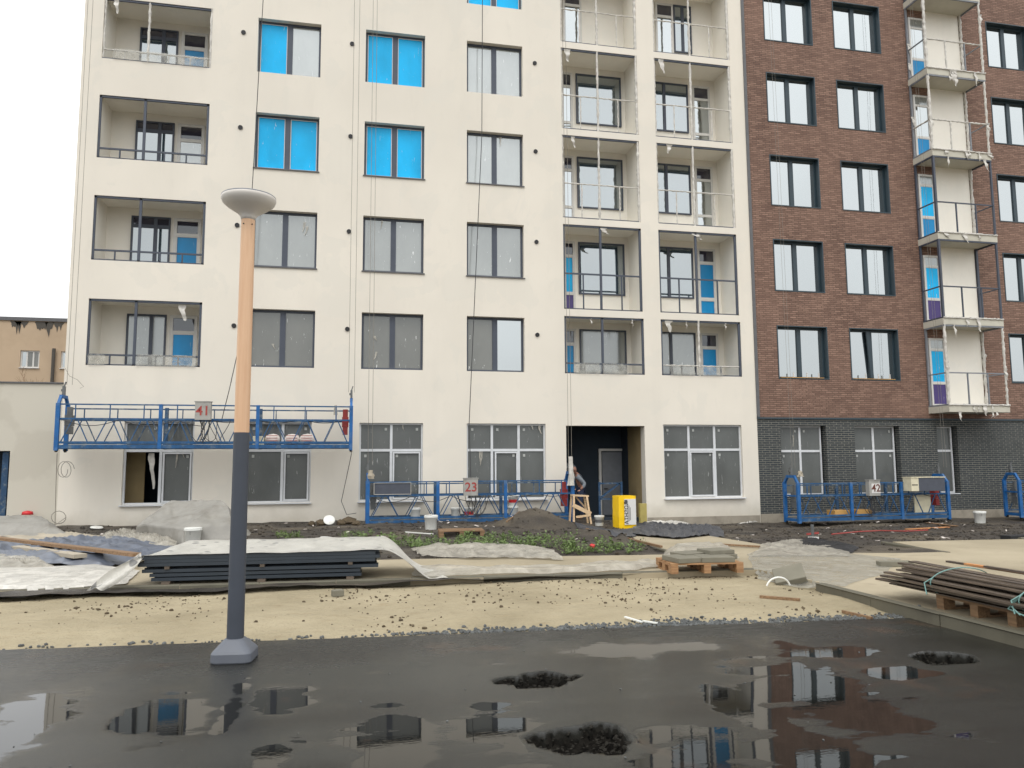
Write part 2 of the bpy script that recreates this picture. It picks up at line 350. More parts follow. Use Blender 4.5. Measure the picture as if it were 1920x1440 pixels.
# ------------------------------------------------------------------ ground shape
def yk(x): return 10.74-.058*x                # kerb front line
def ya(x): return 7.72-.0735*x                # asphalt edge line
PLAZA = [(-40, yk(-40)), (5.86, yk(5.86)), (5.99, 9.3), (5.99, -6), (40, -6), (40, 12.9), (13.3, 13.2), (10.45, 13.4), (10.1, 11.65), (9.2, 11.7), (7.75, 12.2),
         (7.75, 13.7), (7.6, 15.6), (5.62, 17.4), (5.45, 12.5), (3.6, 12.75), (.8, 13.0), (-6, 13.6), (-40, 13.6)]
def inside(x, y, P=PLAZA):
    r = False; j = len(P)-1
    for i in range(len(P)):
        if (P[i][1] > y) != (P[j][1] > y) and x < (P[j][0]-P[i][0])*(y-P[i][1])/(P[j][1]-P[i][1])+P[i][0]: r = not r
        j = i
    return r
def lerp(a, b, t): return a+(b-a)*max(0, min(1, t))
def sstep(a, b, x): t = max(0, min(1, (x-a)/(b-a))); return t*t*(3-2*t)
def soil_h(x, y):
    base = lerp(.07, -.27, (x-5)/6); h = lerp(.12, base, (y-12)/9)
    h += .05*noise.noise(V((x*.9, y*.9, 3)))+.025*noise.noise(V((x*3.3, y*3.3, 7)))
    d = math.hypot((x-4.75)/1.25, (y-19.6)/1.0); h += .52*max(0, 1-d)**1.0*(1+.25*noise.noise(V((x*3, y*3, 1))))
    d = math.hypot((x-4.6)/1.6, (y-15)/2.4); h += .2*max(0, 1-d*d)*(1+.5*noise.noise(V((x*2, y*2, 5))))
    d = math.hypot((x-3.2)/1.6, (y-18)/1.2); h += .12*max(0, 1-d*d)
    if inside(x, y): h = min(h, .06)
    return h
def sand_h(x, y):
    t = (y-ya(x))/max(.1, yk(x)-ya(x)); return .005+.045*sstep(0, .25, t)+.03*noise.noise(V((x*.8, y*1.5, 2)))*sstep(0, .2, t)+.012*noise.noise(V((x*5, y*5, 9)))
def surf(x, y):
    if inside(x, y): return .12
    if y < ya(x): return .02
    if y < yk(x) and x < 6.1: return sand_h(x, y)
    return soil_h(x, y)
def ray(px, py): return RT*((px-960)/FPX)+UP*((720-py)/FPX)+fw
def at(px, py, dz=0):
    """where the sight line meets the ground"""
    d = ray(px, py); z = 0
    for _ in range(25):
        t = (z+dz-CAMH)/d.z; x, y = d.x*t, d.y*t
        if y > 23: t = 23/d.y; return V((d.x*t, 23, surf(d.x*t, 23)))
        z = .5*z+.5*surf(x, y)
    return V((x, y, surf(x, y)))
def face(px, py, Y=23.2):
    d = ray(px, py); t = Y/d.y; return V((d.x*t, Y, CAMH+d.z*t))
# ------------------------------------------------------------------ setting: ground
structure(MB().add([(-900, -900, -.5), (900, -900, -.5), (900, 1500, -.5), (-900, 1500, -.5)], [(0, 1, 2, 3)]).build('ground', 'soil'))
xs = [-40, -25, -16]+[-12+i*.13 for i in range(int(38/.13))]+[28, 34, 45]
ys = [10.5+i*.13 for i in range(int(12.9/.13))]+[23.4, 30, 45]
m = MB(); vs = [(x, y, soil_h(x, y)) for y in ys for x in xs]; nx = len(xs)
m.add(vs, [(j*nx+i, j*nx+i+1, (j+1)*nx+i+1, (j+1)*nx+i) for j in range(len(ys)-1) for i in range(nx-1)], True)
structure(m.build('soil_ground', 'soil'))
m = MB(); n = len(PLAZA)
m.add([(x, y, .12) for x, y in PLAZA]+[(x, y, -.3) for x, y in PLAZA], [tuple(range(n))]+[(i, i+n, (i+1) % n+n, (i+1) % n) for i in range(n)])
structure(m.build('pavement', 'screed'))
m = MB(); xs = [-40, -25, -15]+[-10+i*.09 for i in range(int(16.1/.09))]+[6.12]
vs = []; rows = 34
for j in range(rows):
    for x in xs:
        y = lerp(ya(x)-.12, yk(x)+.05, j/(rows-1)); vs.append((x, y, sand_h(x, y) if j else -.05))
nx = len(xs); m.add(vs, [(j*nx+i, j*nx+i+1, (j+1)*nx+i+1, (j+1)*nx+i) for j in range(rows-1) for i in range(nx-1)], True)
structure(m.build('sand_strip', 'sand'))
# asphalt with potholes
def PXL(px, py, rx, ry):
    c = ray(px, py); c = c*((.02-CAMH)/c.z); e = ray(px+rx, py); e = e*((.02-CAMH)/e.z); g = ray(px, py-ry); g = g*((.02-CAMH)/g.z)
    return (c.x, c.y, abs(e.x-c.x), abs(g.y-c.y))
PUD = [PXL(*q) for q in ((20, 1370, 90, 70), (310, 1345, 95, 35), (437, 1320, 22, 50), (740, 1390, 90, 55), (520, 1310, 60, 25), (925, 1380, 85, 60), (500, 1425, 40, 20), (1310, 1400, 120, 45), (1540, 1300, 125, 70), (1500, 1410, 120, 40), (1690, 1262, 75, 14), (1395, 1330, 50, 50), (1180, 1223, 240, 9), (1560, 1222, 110, 10))]
def water(x, y):
    v = 0
    for cx, cy, a, b in PUD: v = max(v, 1.15-.5*((x-cx)**2/a/a+(y-cy)**2/b/b))
    if holef(x, y) > 0 or any(math.hypot((x-cx)/a, (y-cy)/b) < 1.25 for cx, cy, a, b in HOLES): v -= .8
    return max(0, min(1, v-.08+.75*noise.noise(V((x*2.0, y*4.2, 5)))+.35*noise.noise(V((x*5, y*9, 8)))))
HOLES = [(1.46, 5.89, .29, .20), (1.37, 4.61, .27, .25), (4.93, 5.76, .27, .19)]
def holef(x, y):
    r = 0
    for cx, cy, a, b in HOLES:
        d = math.hypot((x-cx)/a, (y-cy)/b)+.38*noise.noise(V((x*5, y*5, cx)))+.14*noise.noise(V((x*13, y*13, cx)))
        r = max(r, 1-sstep(.88, 1.04, d))
    return r
xs = [-40, -25, -14, -8, -5]+[-3+i*.035 for i in range(260)]+[6.12]
vf = [0, .02, .05, .1, .16]; vs = []; hv = []
ts = [7.72-.0-t for t in []]
cols = [0.0, .04, .4, .9, 1.2]+[1.3+i*.035 for i in range(68)]+[3.8, 4.4, 5.5, 8, 15, 40]
for d in cols:
    for x in xs:
        y = ya(x)-d
        h = holef(x, y); z = .02-.085*h+.012*h*noise.noise(V((x*30, y*30, 0)))+.003*noise.noise(V((x*.8, y*.8, 4)))
        if d == 0: y += .012*noise.noise(V((x*4, 0, 0))); 
        vs.append((x, y, z)); hv.append(min(1, h*4))
nx = len(xs); m = MB()
m.add(vs, [((j+1)*nx+i, (j+1)*nx+i+1, j*nx+i+1, j*nx+i) for j in range(len(cols)-1) for i in range(nx-1)], True)
ed = [(v[0], v[1], v[2]) for v in vs[:nx]]+[(v[0], v[1], -.08) for v in vs[:nx]]
m.add(ed, [(i, i+1, nx+i+1, nx+i) for i in range(nx-1)])
road = structure(m.build('asphalt_road', 'asphalt'))
ca = road.data.attributes.new('hole', 'FLOAT', 'POINT'); ca.data.foreach_set('value', hv+[0]*(2*nx))
ca = road.data.attributes.new('water', 'FLOAT', 'POINT'); ca.data.foreach_set('value', [water(v[0], v[1]) for v in m.v])
# kerbs: rows of individual kerb stones read as one laid line each
def kerb(name, p, q, wdt, z0, z1, label):
    d = V(q)-V(p); Ln = d.length; k = max(1, round(Ln/1.0)); r = thing(name, label, 'kerb', (p[0], p[1], 0))
    d.normalize(); u = V((-d.y, d.x))
    for i in range(k):
        a = V(p)+d*(i*Ln/k+.004); b = V(p)+d*((i+1)*Ln/k-.004); j = random.uniform(-.006, .006); m = MB(); e = .015
        prof = [(0, z0), (0, z1-e), (e, z1), (wdt-e, z1), (wdt, z1-e), (wdt, z0)]
        vs = []
        for c in (a, b):
            for t, z in prof: w_ = c+u*(t+j); vs.append((w_.x-p[0], w_.y-p[1], z+j*.5))
        m.add(vs, [(5, 4, 3, 2, 1, 0), (6, 7, 8, 9, 10, 11)]+[(i2, (i2+1) % 6, 6+(i2+1) % 6, 6+i2) for i2 in range(6)])
        m.build('kerb_stone', 'kerb', r)
kerb('kerb_line', (-12, yk(-12)), (5.80, yk(5.8)), .10, -.2, .135, 'long low concrete kerb between the sand strip and the paved area')
kerb('kerb_line', (5.93, 8.95), (5.93, 1.6), -.10, -.2, .14, 'concrete kerb running toward the viewer along the right side of the asphalt')
kerb('kerb_line', (5.50, 17.5), (5.42, 12.35), .09, -.1, .16, 'dark kerb edging the path that leads to the open doorway, beside the soil heap')
kerb('kerb_line', (10.2, 13.42), (10.05, 11.55), .09, -.1, .13, 'short dark kerb cutting into the pavement in front of the dark brick wall')
kerb('kerb_line', (13.2, 13.15), (17, 12.9), .1, -.1, .15, 'kerb edging the pavement at the right border of the picture')
# ------------------------------------------------------------------ buildings
def wall_holes(m, X0, X1, Z0, Z1, Y, holes, depth, rev=None):
    xs = sorted({X0, X1, *[h[0] for h in holes], *[h[1] for h in holes]}); zs = sorted({Z0, Z1, *[h[2] for h in holes], *[h[3] for h in holes]})
    xs = [x for x in xs if X0 <= x <= X1]; zs = [z for z in zs if Z0 <= z <= Z1]
    for i in range(len(xs)-1):
        for j in range(len(zs)-1):
            cx, cz = (xs[i]+xs[i+1])/2, (zs[j]+zs[j+1])/2
            if any(h[0] < cx < h[1] and h[2] < cz < h[3] for h in holes): continue
            a, b, c, d = xs[i], xs[i+1], zs[j], zs[j+1]
            m.add([(a, Y, c), (b, Y, c), (b, Y, d), (a, Y, d)], [(0, 1, 2, 3)])
    for h in holes:
        a, b, c, d = h[:4]; dp = h[4] if len(h) > 4 else depth
        (rev or m).add([(a, Y, c), (b, Y, c), (b, Y, d), (a, Y, d), (a, Y+dp, c), (b, Y+dp, c), (b, Y+dp, d), (a, Y+dp, d)], [(0, 4, 5, 1), (1, 5, 6, 2), (2, 6, 7, 3), (3, 7, 4, 0)])
FY = 23.2
WB = thing('apartment_building', 'cream plastered apartment block under construction with loggias and blue filmed windows', 'building', (-7.72, FY, 0))
BB = thing('apartment_building', 'brown brick apartment block with a dark grey brick ground floor and hanging corner balconies', 'building', (13.23, FY, 0))
def win_parts(parent, org, x0, x1, z0, z1, Y, cols, rows, kinds, fm='frame', b=.07, mull=.14, th=.07, name='window', sill=True, film=0, dep=.035):
    """cols: fractions of mullion centres; rows: heights of transoms; kinds: pane materials, column by column from the bottom"""
    m = MB(); xe = [x0]+[x0+(x1-x0)*c for c in cols]+[x1]; ze = [z0]+list(rows)+[z1]
    m.box(x0, x0+b, Y, Y+th, z0, z1); m.box(x1-b, x1, Y, Y+th, z0, z1); m.box(x0+b, x1-b, Y, Y+th, z0, z0+b); m.box(x0+b, x1-b, Y, Y+th, z1-b, z1)
    for x in xe[1:-1]: m.box(x-mull/2, x+mull/2, Y+.002, Y+th, z0+b, z1-b)
    for z in ze[1:-1]:
        for i in range(len(xe)-1):
            m.box(xe[i]+(b if i == 0 else mull/2), xe[i+1]-(b if i == len(xe)-2 else mull/2), Y+.004, Y+th, z-mull/2, z+mull/2)
    W = m.build(name, fm, parent, org); i = 0; rnd = random.Random(hash((round(x0*10), round(z0*10))) & 0xffff)
    for c in range(len(xe)-1):
        for r in range(len(ze)-1):
            k = kinds[i % len(kinds)]; i += 1
            a, b2 = xe[c]+(b if c == 0 else mull/2), xe[c+1]-(b if c == len(xe)-2 else mull/2)
            lo, hi = ze[r]+(b if r == 0 else mull/2), ze[r+1]-(b if r == len(ze)-2 else mull/2)
            if k is None: continue
            t1, t2 = rnd.uniform(-.006, .006), rnd.uniform(-.006, .006)
            p = MB().add([(a-.004, Y+dep+t1, lo-.004), (b2+.004, Y+dep, lo-.004), (b2+.004, Y+dep+t2, hi+.004), (a-.004, Y+dep+t1, hi+.004)], [(0, 1, 2, 3)])
            pn = p.build('pane', k, W, org)
            if 'blue' in k:
                e = .02; q = MB()   # white edge of the glazing bead where the film stops short
                for (u0, u1, v0, v1) in ((a, a+e, lo, hi), (b2-e, b2, lo, hi), (a+e, b2-e, lo, lo+e), (a+e, b2-e, hi-e, hi)): q.box(u0, u1, Y+.012, Y+.022, v0, v1)
                q.build('glazing_bead', 'pvc', W, org)
            if name == 'shop_window' and rnd.random() < .75:
                cx = a+.10 if rnd.random() < .6 else b2-.16; MB().box(cx, cx+.07, Y+dep-.02, Y+dep-.012, hi-.17, hi-.09).build('sticker', 'sticker', W, org)
            if film and rnd.random() < film:
                for _ in range(rnd.choice((1, 1, 2))):
                    q = MB(); cx = rnd.uniform(a+.08, b2-.12); cz = hi-.005 if rnd.random() < .6 else rnd.uniform(lo+.4, hi-.1); l = rnd.uniform(.12, .5); wd = rnd.uniform(.02, .05); sw = rnd.uniform(-.09, .09); vs_ = []
                    for q_ in range(9):
                        t_ = q_/8; ww = wd*(1-.8*t_)*(1+.5*noise.noise(V((t_*6, cx*3, cz)))); xx = cx+sw*t_*t_+.015*noise.noise(V((t_*5, cx*9, 1))); vs_ += [(xx-ww, Y-.006-.02*t_, cz-l*t_), (xx+ww, Y-.010-.03*t_, cz-l*t_)]
                    q.add(vs_, [(2*q_, 2*q_+1, 2*q_+3, 2*q_+2) for q_ in range(8)], True); q.build('film_scrap', 'film', W, org)
    if sill:
        s = MB(); s.box(x0-.03, x1+.03, Y-.21, Y, z0-.035, z0-.005); s.build('sill', 'trim' if fm == 'frame' else 'alu', W, org)
    return W
def scrap(m, p, L_=.3, wd=.1, dx=0):
    p = V(p); n = 12; vs = []
    for i in range(n):
        t = i/(n-1); w_ = wd*(1-.75*t)*(1+.5*noise.noise(V((t*4, p.x*3, p.z)))); c = p+V((dx*t*t+.05*noise.noise(V((t*4, p.z, p.x))), -.02+.03*noise.noise(V((t*3, p.x, 2))), -L_*t)); vs += [c-V((w_/2, 0, 0)), c+V((w_/2, .03*sin(t*9), 0))]
    m.add(vs, [(2*i, 2*i+1, 2*i+3, 2*i+2) for i in range(n-1)], True)
# ---- white building
R = range(2, 9); TOP = 25.6
def dzr(k): return 3.0*(k-2)
wcols = [(-2.89, -1.03), (.33, 2.18), (3.52, 5.35)]
holes = []
for k in R:
    d = dzr(k)
    for a, b in wcols: holes.append((a, b, 4.54+d, 6.26+d, .20))
    holes.append((-7.20, -4.20, 4.50+d, 6.385+d, .10))
    if k == 2: holes += [(6.65, 9.33, 4.53, 6.37, .1), (9.92, 12.76, 4.53, 6.37, .1)]
    else: holes += [(6.65, 9.31, 6.60+3*(k-3), 9.38+3*(k-3), .1), (9.92, 12.73, 6.60+3*(k-3), 9.38+3*(k-3), .1)]
GF = [(-6.12, -4.28), (-2.87, -1.06), (.31, 2.19), (3.52, 6.0), (9.91, 12.66)]
for i, (a, b) in enumerate(GF): holes.append((a, b, .62 if i < 4 else .57, 2.93, .13))
holes.append((6.66, 9.27, -.3, 2.88, .35))
m = MB()
hl = [h for h in holes]
wall_holes(m, -7.72, 13.23, -.3, TOP, FY, hl, .12)
ob = m.build('wall', 'plaster', WB, WB.location)
m = MB(); D = FY+14
m.add([(-7.72, FY, -.3), (-7.72, D, -.3), (-7.72, D, TOP), (-7.72, FY, TOP)], [(0, 3, 2, 1)])
m.add([(-7.72, D, -.3), (13.23, D, -.3), (13.23, D, TOP), (-7.72, D, TOP)], [(0, 1, 2, 3)])
m.build('side_wall', 'plaster', WB, WB.location)
m = MB(); m.box(-7.8, 13.23, FY-.05, D+.05, TOP, TOP+.25); m.build('roof', 'trim', WB, WB.location)
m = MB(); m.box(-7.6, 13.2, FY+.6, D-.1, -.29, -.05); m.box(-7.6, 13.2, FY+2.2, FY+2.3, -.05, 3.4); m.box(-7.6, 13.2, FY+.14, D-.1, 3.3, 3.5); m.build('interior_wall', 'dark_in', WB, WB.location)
MB().box(-6.6, -5.72, FY+.75, FY+.8, -.04, 3.28).build('added_room_back', 'tan_in', WB, WB.location)  # pale back wall added close behind the opening so it reads less black
m = MB(); scrap(m, (-5.42, FY+.2, 2.05), 1.0, .16, .06); m.build('hanging_sheet', 'filmwrap', WB, WB.location)
m = MB(); m.box(9.30, 13.20, FY-.012, FY+.05, -.45, -.02); m.build('plinth', 'concrete', WB, WB.location)
# vents
for k in R:
    for X in (-3.31, -.09, 5.76):
        z = 5.73+dzr(k); m = MB(); m.tube([(X, FY-.03, z), (X, FY+.02, z)], .068, 14)
        m.build('vent_pipe', 'black', WB, WB.location)
BL = 'g_blue'; FH = 'g_film_hi'; FM = 'g_film'; FL = 'g_film_lo'
kindmap = {(0, 5): (BL, FH), (0, 4): (BL, BL), (0, 3): (FM, FM), (0, 2): (FL, FL), (1, 5): (BL, BL), (1, 4): (BL, BL), (1, 3): (FM, FM), (1, 2): (FL, FL),
           (2, 6): (BL, BL), (2, 5): (FH, FH), (2, 4): (FH, FH), (2, 3): (FM, FM), (2, 2): (FL, 'g_mirror')}
for k in R:
    d = dzr(k)
    for c, (a, b) in enumerate(wcols):
        win_parts(WB, WB.location, a, b, 4.54+d, 6.26+d, FY+.17, [.5], [], kindmap.get((c, k), (FH, FH)), film=.28, sill=(k in (3, 4)), b=.065, mull=.16)
def noisy_tube(m, p, q, r=.035, n=6):
    p, q = V(p), V(q); L_ = (q-p).length; k = max(3, int(L_/.07)); pts = []; rs = []
    for i in range(k+1):
        t = i/k; pts.append(p.lerp(q, t)+V((random.uniform(-.008, .008), random.uniform(-.008, .008), random.uniform(-.008, .008)))); rs.append(r*random.uniform(.7, 1.35))
    m.tube(pts, rs, n)
def recess(x0, x1, z0, z1, zf, zc, depth=1.2):
    m = MB(); a = x0; b = x1; Y0 = FY+.1; Y1 = FY+depth
    m.add([(a, Y0, zf), (b, Y0, zf), (b, Y0, zc), (a, Y0, zc), (a, Y1, zf), (b, Y1, zf), (b, Y1, zc), (a, Y1, zc)], [(0, 4, 5, 1), (1, 5, 6, 2), (2, 6, 7, 3), (3, 7, 4, 0), (4, 7, 6, 5)])
    if zf < z0-.02: m.add([(a, Y0, zf), (b, Y0, zf), (b, Y0, z0), (a, Y0, z0)], [(3, 2, 1, 0)])
    return m.build('loggia', 'plaster_in', WB, WB.location)
def glazing(lg, x0, x1, z0, z1, mid, rail, subs, wrapped, y=FY+.05):
    w_ = .055; m = MB(); wr = MB(); O = WB.location; ye = y+.05
    def seg(p, q, a, k):
        (noisy_tube(wr, p, q, a*.55) if k else m.bar(p, q, a, .05))
    xm = x0+(x1-x0)*mid; zr = z0+rail
    seg((x0+w_/2, y, z0), (x0+w_/2, y, z1), w_, wrapped > 1); seg((x1-w_/2, y, z0), (x1-w_/2, y, z1), w_*1.6, wrapped > 1)
    (MB().bar((x0, y, z0+.02), (x1, y, z0+.02), .05, .04).build('bottom_rail', 'frame', lg, O) if wrapped else m.bar((x0, y, z0+.02), (x1, y, z0+.02), .05, .04)); m.bar((x0, y, z1-.03), (x1, y, z1-.03), .05, .06)
    seg((xm, y, z0), (xm, y, z1), w_*1.3, wrapped); seg((x0, y, zr), (x1, y, zr), .04, wrapped)
    for s_ in subs: X = x0+(x1-x0)*s_; seg((X, y, z0), (X, y, zr), .035, wrapped > 1)
    g = m.build('glazing_frame', 'frame', lg, O)
    if wrapped:
        scrap(wr, (random.uniform(x0+.1, x0+.5), y-.04, z1-.04), random.uniform(.25, .5), random.uniform(.12, .25), random.uniform(-.1, .1))
    if wr.v: wr.build('film_wrap', 'filmwrap', lg, O)
def loose_film(lg, xa, xb, z0, z1, y=FY+.02):
    m = MB()
    def f(u, v):
        n_ = noise.noise(V((u*9+xa*3, v*2, 3))); return (xa+(xb-xa)*u+.05*noise.noise(V((v*3, u*8, xa))), y-.03*n_-.06*(1-v), z0+(z1-z0)*v-(1-v)*.02*n_-.06*abs(noise.noise(V((u*5, xa, 1))))*(v > .8))
    m.grid(f, 26, 6); m.build('loose_film', 'film_thin', lg, WB.location)
for k in R:
    d = dzr(k); O = WB.location; yb = FY+1.14
    # column A
    lg = recess(-7.20, -4.20, 4.50+d, 6.385+d, 3.65+d, 6.45+d)
    glazing(lg, -7.20, -4.20, 4.50+d, 6.385+d, .41, .30, (.2, .6, .8), {5: 2, 6: 2, 2: 0}.get(k, 0))
    if k == 2: loose_film(lg, -5.9, -4.3, 4.50, 4.84); loose_film(lg, -7.15, -6.7, 4.5, 4.82)
    if k == 5: loose_film(lg, -6.9, -4.3, 4.50+d, 4.85+d)
    if k == 2:
        m = MB(); scrap(m, (-4.75, FY+.1, 6.3), .45, .2, .1); m.build('film_scrap', 'filmwrap', lg, O)
    win_parts(lg, O, -6.50, -5.40, 4.45+d, 6.2+d, yb, [.62], [5.9+d] if k != 2 else [], ['g_loggia' if k > 2 else 'g_film', 'g_dark'] if k != 2 else ['g_film', 'g_film'], b=.05, mull=.1, name='loggia_window', sill=False)
    win_parts(lg, O, -5.30, -4.52, 3.75+d, 6.2+d, yb, [], [5.68+d], ['g_blue_dk' if k in (2, 3, 5) else 'g_film_hi', 'g_dark'], 'pvc', .09, .1, name='balcony_door', sill=False)
    # columns B and C
    if k == 2: z0, z1 = 4.53, 6.37
    else: z0, z1 = 6.60+3*(k-3), 9.38+3*(k-3)
    zf = (z0 if k > 2 else 3.65)+.0; zt = 6.17 if k == 2 else 9.17+3*(k-3)
    for c, (a, b) in enumerate(((6.65, 9.31), (9.92, 12.73))):
        if k == 2: b += .025
        lg = recess(a, b, z0, z1, zf, z1+.04)
        glazing(lg, a, b, z0, z1, .475, .33 if k == 2 else 1.17, (.25, .74), 2 if k in (4, 5, 6) else (1 if (k == 2 and c == 1) else 0))
        if k == 2:
            loose_film(lg, a+.28, a+1.15, z0, z0+.36); loose_film(lg, a+1.25, a+2.1, z0, z0+.35)
            for x_ in (.9, 2.3): m = MB(); scrap(m, (a+x_, FY+.03, z1-.05), .25, .05, .04); m.build('film_scrap', 'filmwrap', lg, O)
        if k == 3:
            m = MB(); [scrap(m, (a+x_, FY+.03, z1-.05), .2, .25, .2) for x_ in (1.35,)]; m.build('film_scrap', 'filmwrap', lg, O)
        wz0, wz1 = (zt-1.80, zt)
        if c == 0:
            door, win, mf = (a+.33, a+.73), (a+.86, a+2.50), None
        else: win, door, mf = (a+.42, a+1.76), (a+1.93, a+2.60), .32
        if k == 6: door, win, mf = ((a+.42, a+1.1), (a+1.16, a+1.17), .5) if c == 0 else ((a+.60, a+1.28), (a+1.30, a+1.98), .5)
        gk = 'g_loggia' if k > 2 else 'g_film'
        if win[1]-win[0] > .1: win_parts(lg, O, win[0], win[1], wz0, wz1, yb, [mf] if mf else [], [], [gk, gk], b=.045, mull=.1, name='loggia_window', sill=False)
        dk = {2: ['g_blue_dk'], 3: ['g_purple', 'g_blue'] if c == 0 else ['g_blue_dk', 'g_blue_dk'], 4: ['g_mirror'], 5: ['g_mirror']}.get(k, ['g_mirror'])
        dz0 = max(zf+.02, wz0-.85)
        if k in (3, 4, 5): win_parts(lg, O, door[0], door[1], dz0, zt, yb, [], [dz0+.75, zt-.50], [dk[0], dk[-1], 'g_dark'], 'pvc', .07, .09, name='balcony_door', sill=False)
        else: win_parts(lg, O, door[0], door[1], dz0, zt, yb, [], [zt-.50], [dk[0], 'g_dark'], 'pvc', .07, .09, name='balcony_door', sill=False)
# ground floor windows
G = 'g_gf'
def gfw(x0, x1, z0, cols, kinds=None, parent=WB, Y=FY+.09, tr=2.12):
    return win_parts(parent, parent.location, x0, x1, z0, 2.93, Y, cols, [tr], kinds or [G], 'alu', .05, .075, film=.25, name='shop_window')
gfw(-6.12, -4.28, .62, [.52], [None, G, G, G]); gfw(-2.87, -1.06, .62, [.55]); gfw(.31, 2.19, .62, [.5]); gfw(3.52, 6.0, .62, [.32, .66]); gfw(9.91, 12.66, .57, [.33, .66])
# sashes (inner lighter frames) of the openable panes
def sash(x0, x1, z0, z1, Y, parent, name='sash'):
    m = MB(); e = .045
    for (u0, u1, v0, v1) in ((x0, x0+e, z0, z1), (x1-e, x1, z0, z1), (x0+e, x1-e, z0, z0+e), (x0+e, x1-e, z1-e, z1)): m.box(u0, u1, Y-.03, Y+.02, v0, v1)
    m.build(name, 'alu', parent, parent.location)
sash(4.40, 5.12, .67, 2.07, FY+.09, WB); sash(10.84, 11.68, .62, 2.07, FY+.09, WB); sash(1.30, 2.12, .67, 2.07, FY+.09, WB); sash(-5.10, -4.34, .67, 2.07, FY+.09, WB); sash(-1.82, -1.12, .67, 2.07, FY+.09, WB)
# doorway interior
m = MB(); a, b, Y0, Y1 = 6.45, 9.27, FY+.35, FY+4.2
m.add([(a, Y0, -.28), (b, Y0, -.28), (b, Y0, 3.2), (a, Y0, 3.2), (a, Y1, -.28), (b, Y1, -.28), (b, Y1, 3.2), (a, Y1, 3.2)], [(0, 4, 5, 1), (2, 6, 7, 3), (3, 7, 4, 0), (4, 7, 6, 5)])
m.box(b, b+.02, Y0+1.2, Y1, -.28, 3.2)
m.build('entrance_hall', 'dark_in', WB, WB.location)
m = MB(); m.box(b+.001, b+.03, Y0-.3, Y0+1.2, -.28, 2.9); m.build('entrance_side_wall', 'tan_in', WB, WB.location)
m = MB(); x0 = 8.42; yy = FY+2.1
m.box(x0, x0+.09, yy, yy+.12, -.2, 2.2); m.box(x0+.09, b, yy, yy+.12, 2.12, 2.2)
dr = m.build('hall_door', 'pvc', WB, WB.location)
MB().box(x0+.13, b-.01, yy+.04, yy+.09, -.2, 2.08).build('door_leaf', 'alu_dark', dr, WB.location)  # white leaf given a grey colour for the shade of the hall
MB().box(x0+.18, x0+.30, yy-.02, yy+.04, .82, .85).build('door_handle', 'black', dr, WB.location)
# wooden frame leaning inside the hall
# ---- brick building
O = BB.location; bh = []; BC = [(14.11, 15.98), (16.87, 18.76), (23.39, 25.27), (26.6, 28.45)]
for k in R:
    for a, b in BC: bh.append((a, b, 4.51+dzr(k), 6.29+dzr(k)))
m = MB(); dummy = MB(); wall_holes(m, 13.33, 31, 3.16, TOP, FY, bh, .01, dummy)
m.add([(31, FY, -.3), (31, D, -.3), (31, D, TOP), (31, FY, TOP)], [(0, 1, 2, 3)]); m.add([(13.3, D, -.3), (31, D, -.3), (31, D, TOP), (13.3, D, TOP)], [(0, 1, 2, 3)])
m.build('brick_wall', 'brick', BB, O)
MB().box(13.23, 31.1, FY-.03, D+.05, TOP+.002, TOP+.26).build('roof', 'trim', BB, O)
MB().box(13.232, 13.335, FY-.03, FY+.1, 3.2, TOP).build('corner_trim', 'trim', BB, O)
MB().box(13.234, 31, FY-.035, FY+.1, 3.13, 3.19).build('band_trim', 'casing', BB, O)
m = MB(); gh = [(14.08, 15.78, .60, 2.92), (16.86, 18.62, .60, 2.92), (20.1, 20.95, .60, 2.92), (24.3, 26.2, .6, 2.92)]
wall_holes(m, 13.234, 31, .02, 3.13, FY+.01, gh, .28); m.build('dark_brick_base_wall', 'dbrick', BB, O)
MB().box(13.235, 31, FY-.02, FY+.1, -.5, .02).build('plinth', 'concrete', BB, O)
for i, h in enumerate(gh):
    w_ = win_parts(BB, O, h[0]+.02, h[1]-.08, h[2], h[3], FY+.2, [.5] if i != 2 else [], [2.07], [G], 'alu', .05, .075, film=.2, name='shop_window', sill=True)
for k in R:
    d = dzr(k)
    for c, (a, b) in enumerate(BC):
        W = win_parts(BB, O, a+.015, b-.015, 4.525+d, 6.275+d, FY+.19, [.49], [], ['g_mirror', 'g_mirror'], 'casing', .06, .15, sill=False, dep=.05)
        m = MB(); Y0, Y1 = FY-.015, FY+.28; e = .02
        for (u0, u1, v0, v1) in ((a-e, a+.015, 4.51+d-e, 6.29+d+e), (b-.015, b+e, 4.51+d-e, 6.29+d+e), (a+.015, b-.015, 4.51+d-e, 4.525+d), (a+.015, b-.015, 6.275+d, 6.29+d+e)): m.box(u0, u1, Y0, Y1, v0, v1)
        m.build('reveal_casing', 'casing', W, O)
        if k == 2 and c < 2:
            m = MB(); m.box(a+.06, b-.2, FY-.03, FY+.1, 4.53, 4.55)
            m.build('plywood_strip', 'ply', W, O)
            m = MB(); [m.box(a+.1+x_, a+.13+x_, FY+.02, FY+.05, 4.55, 4.72) for x_ in (.45, .95, 1.4)]; m.build('peg', 'pvc', W, O)
            if c == 1:
                m = MB(); m.bar((a+.80, FY+.15, 6.22), (a+.91, FY+.16, 4.58), .12, .05); m.build('tilted_sash', 'casing', W, O)
bx0, bx1, by = 19.83, 22.26, FY-.95
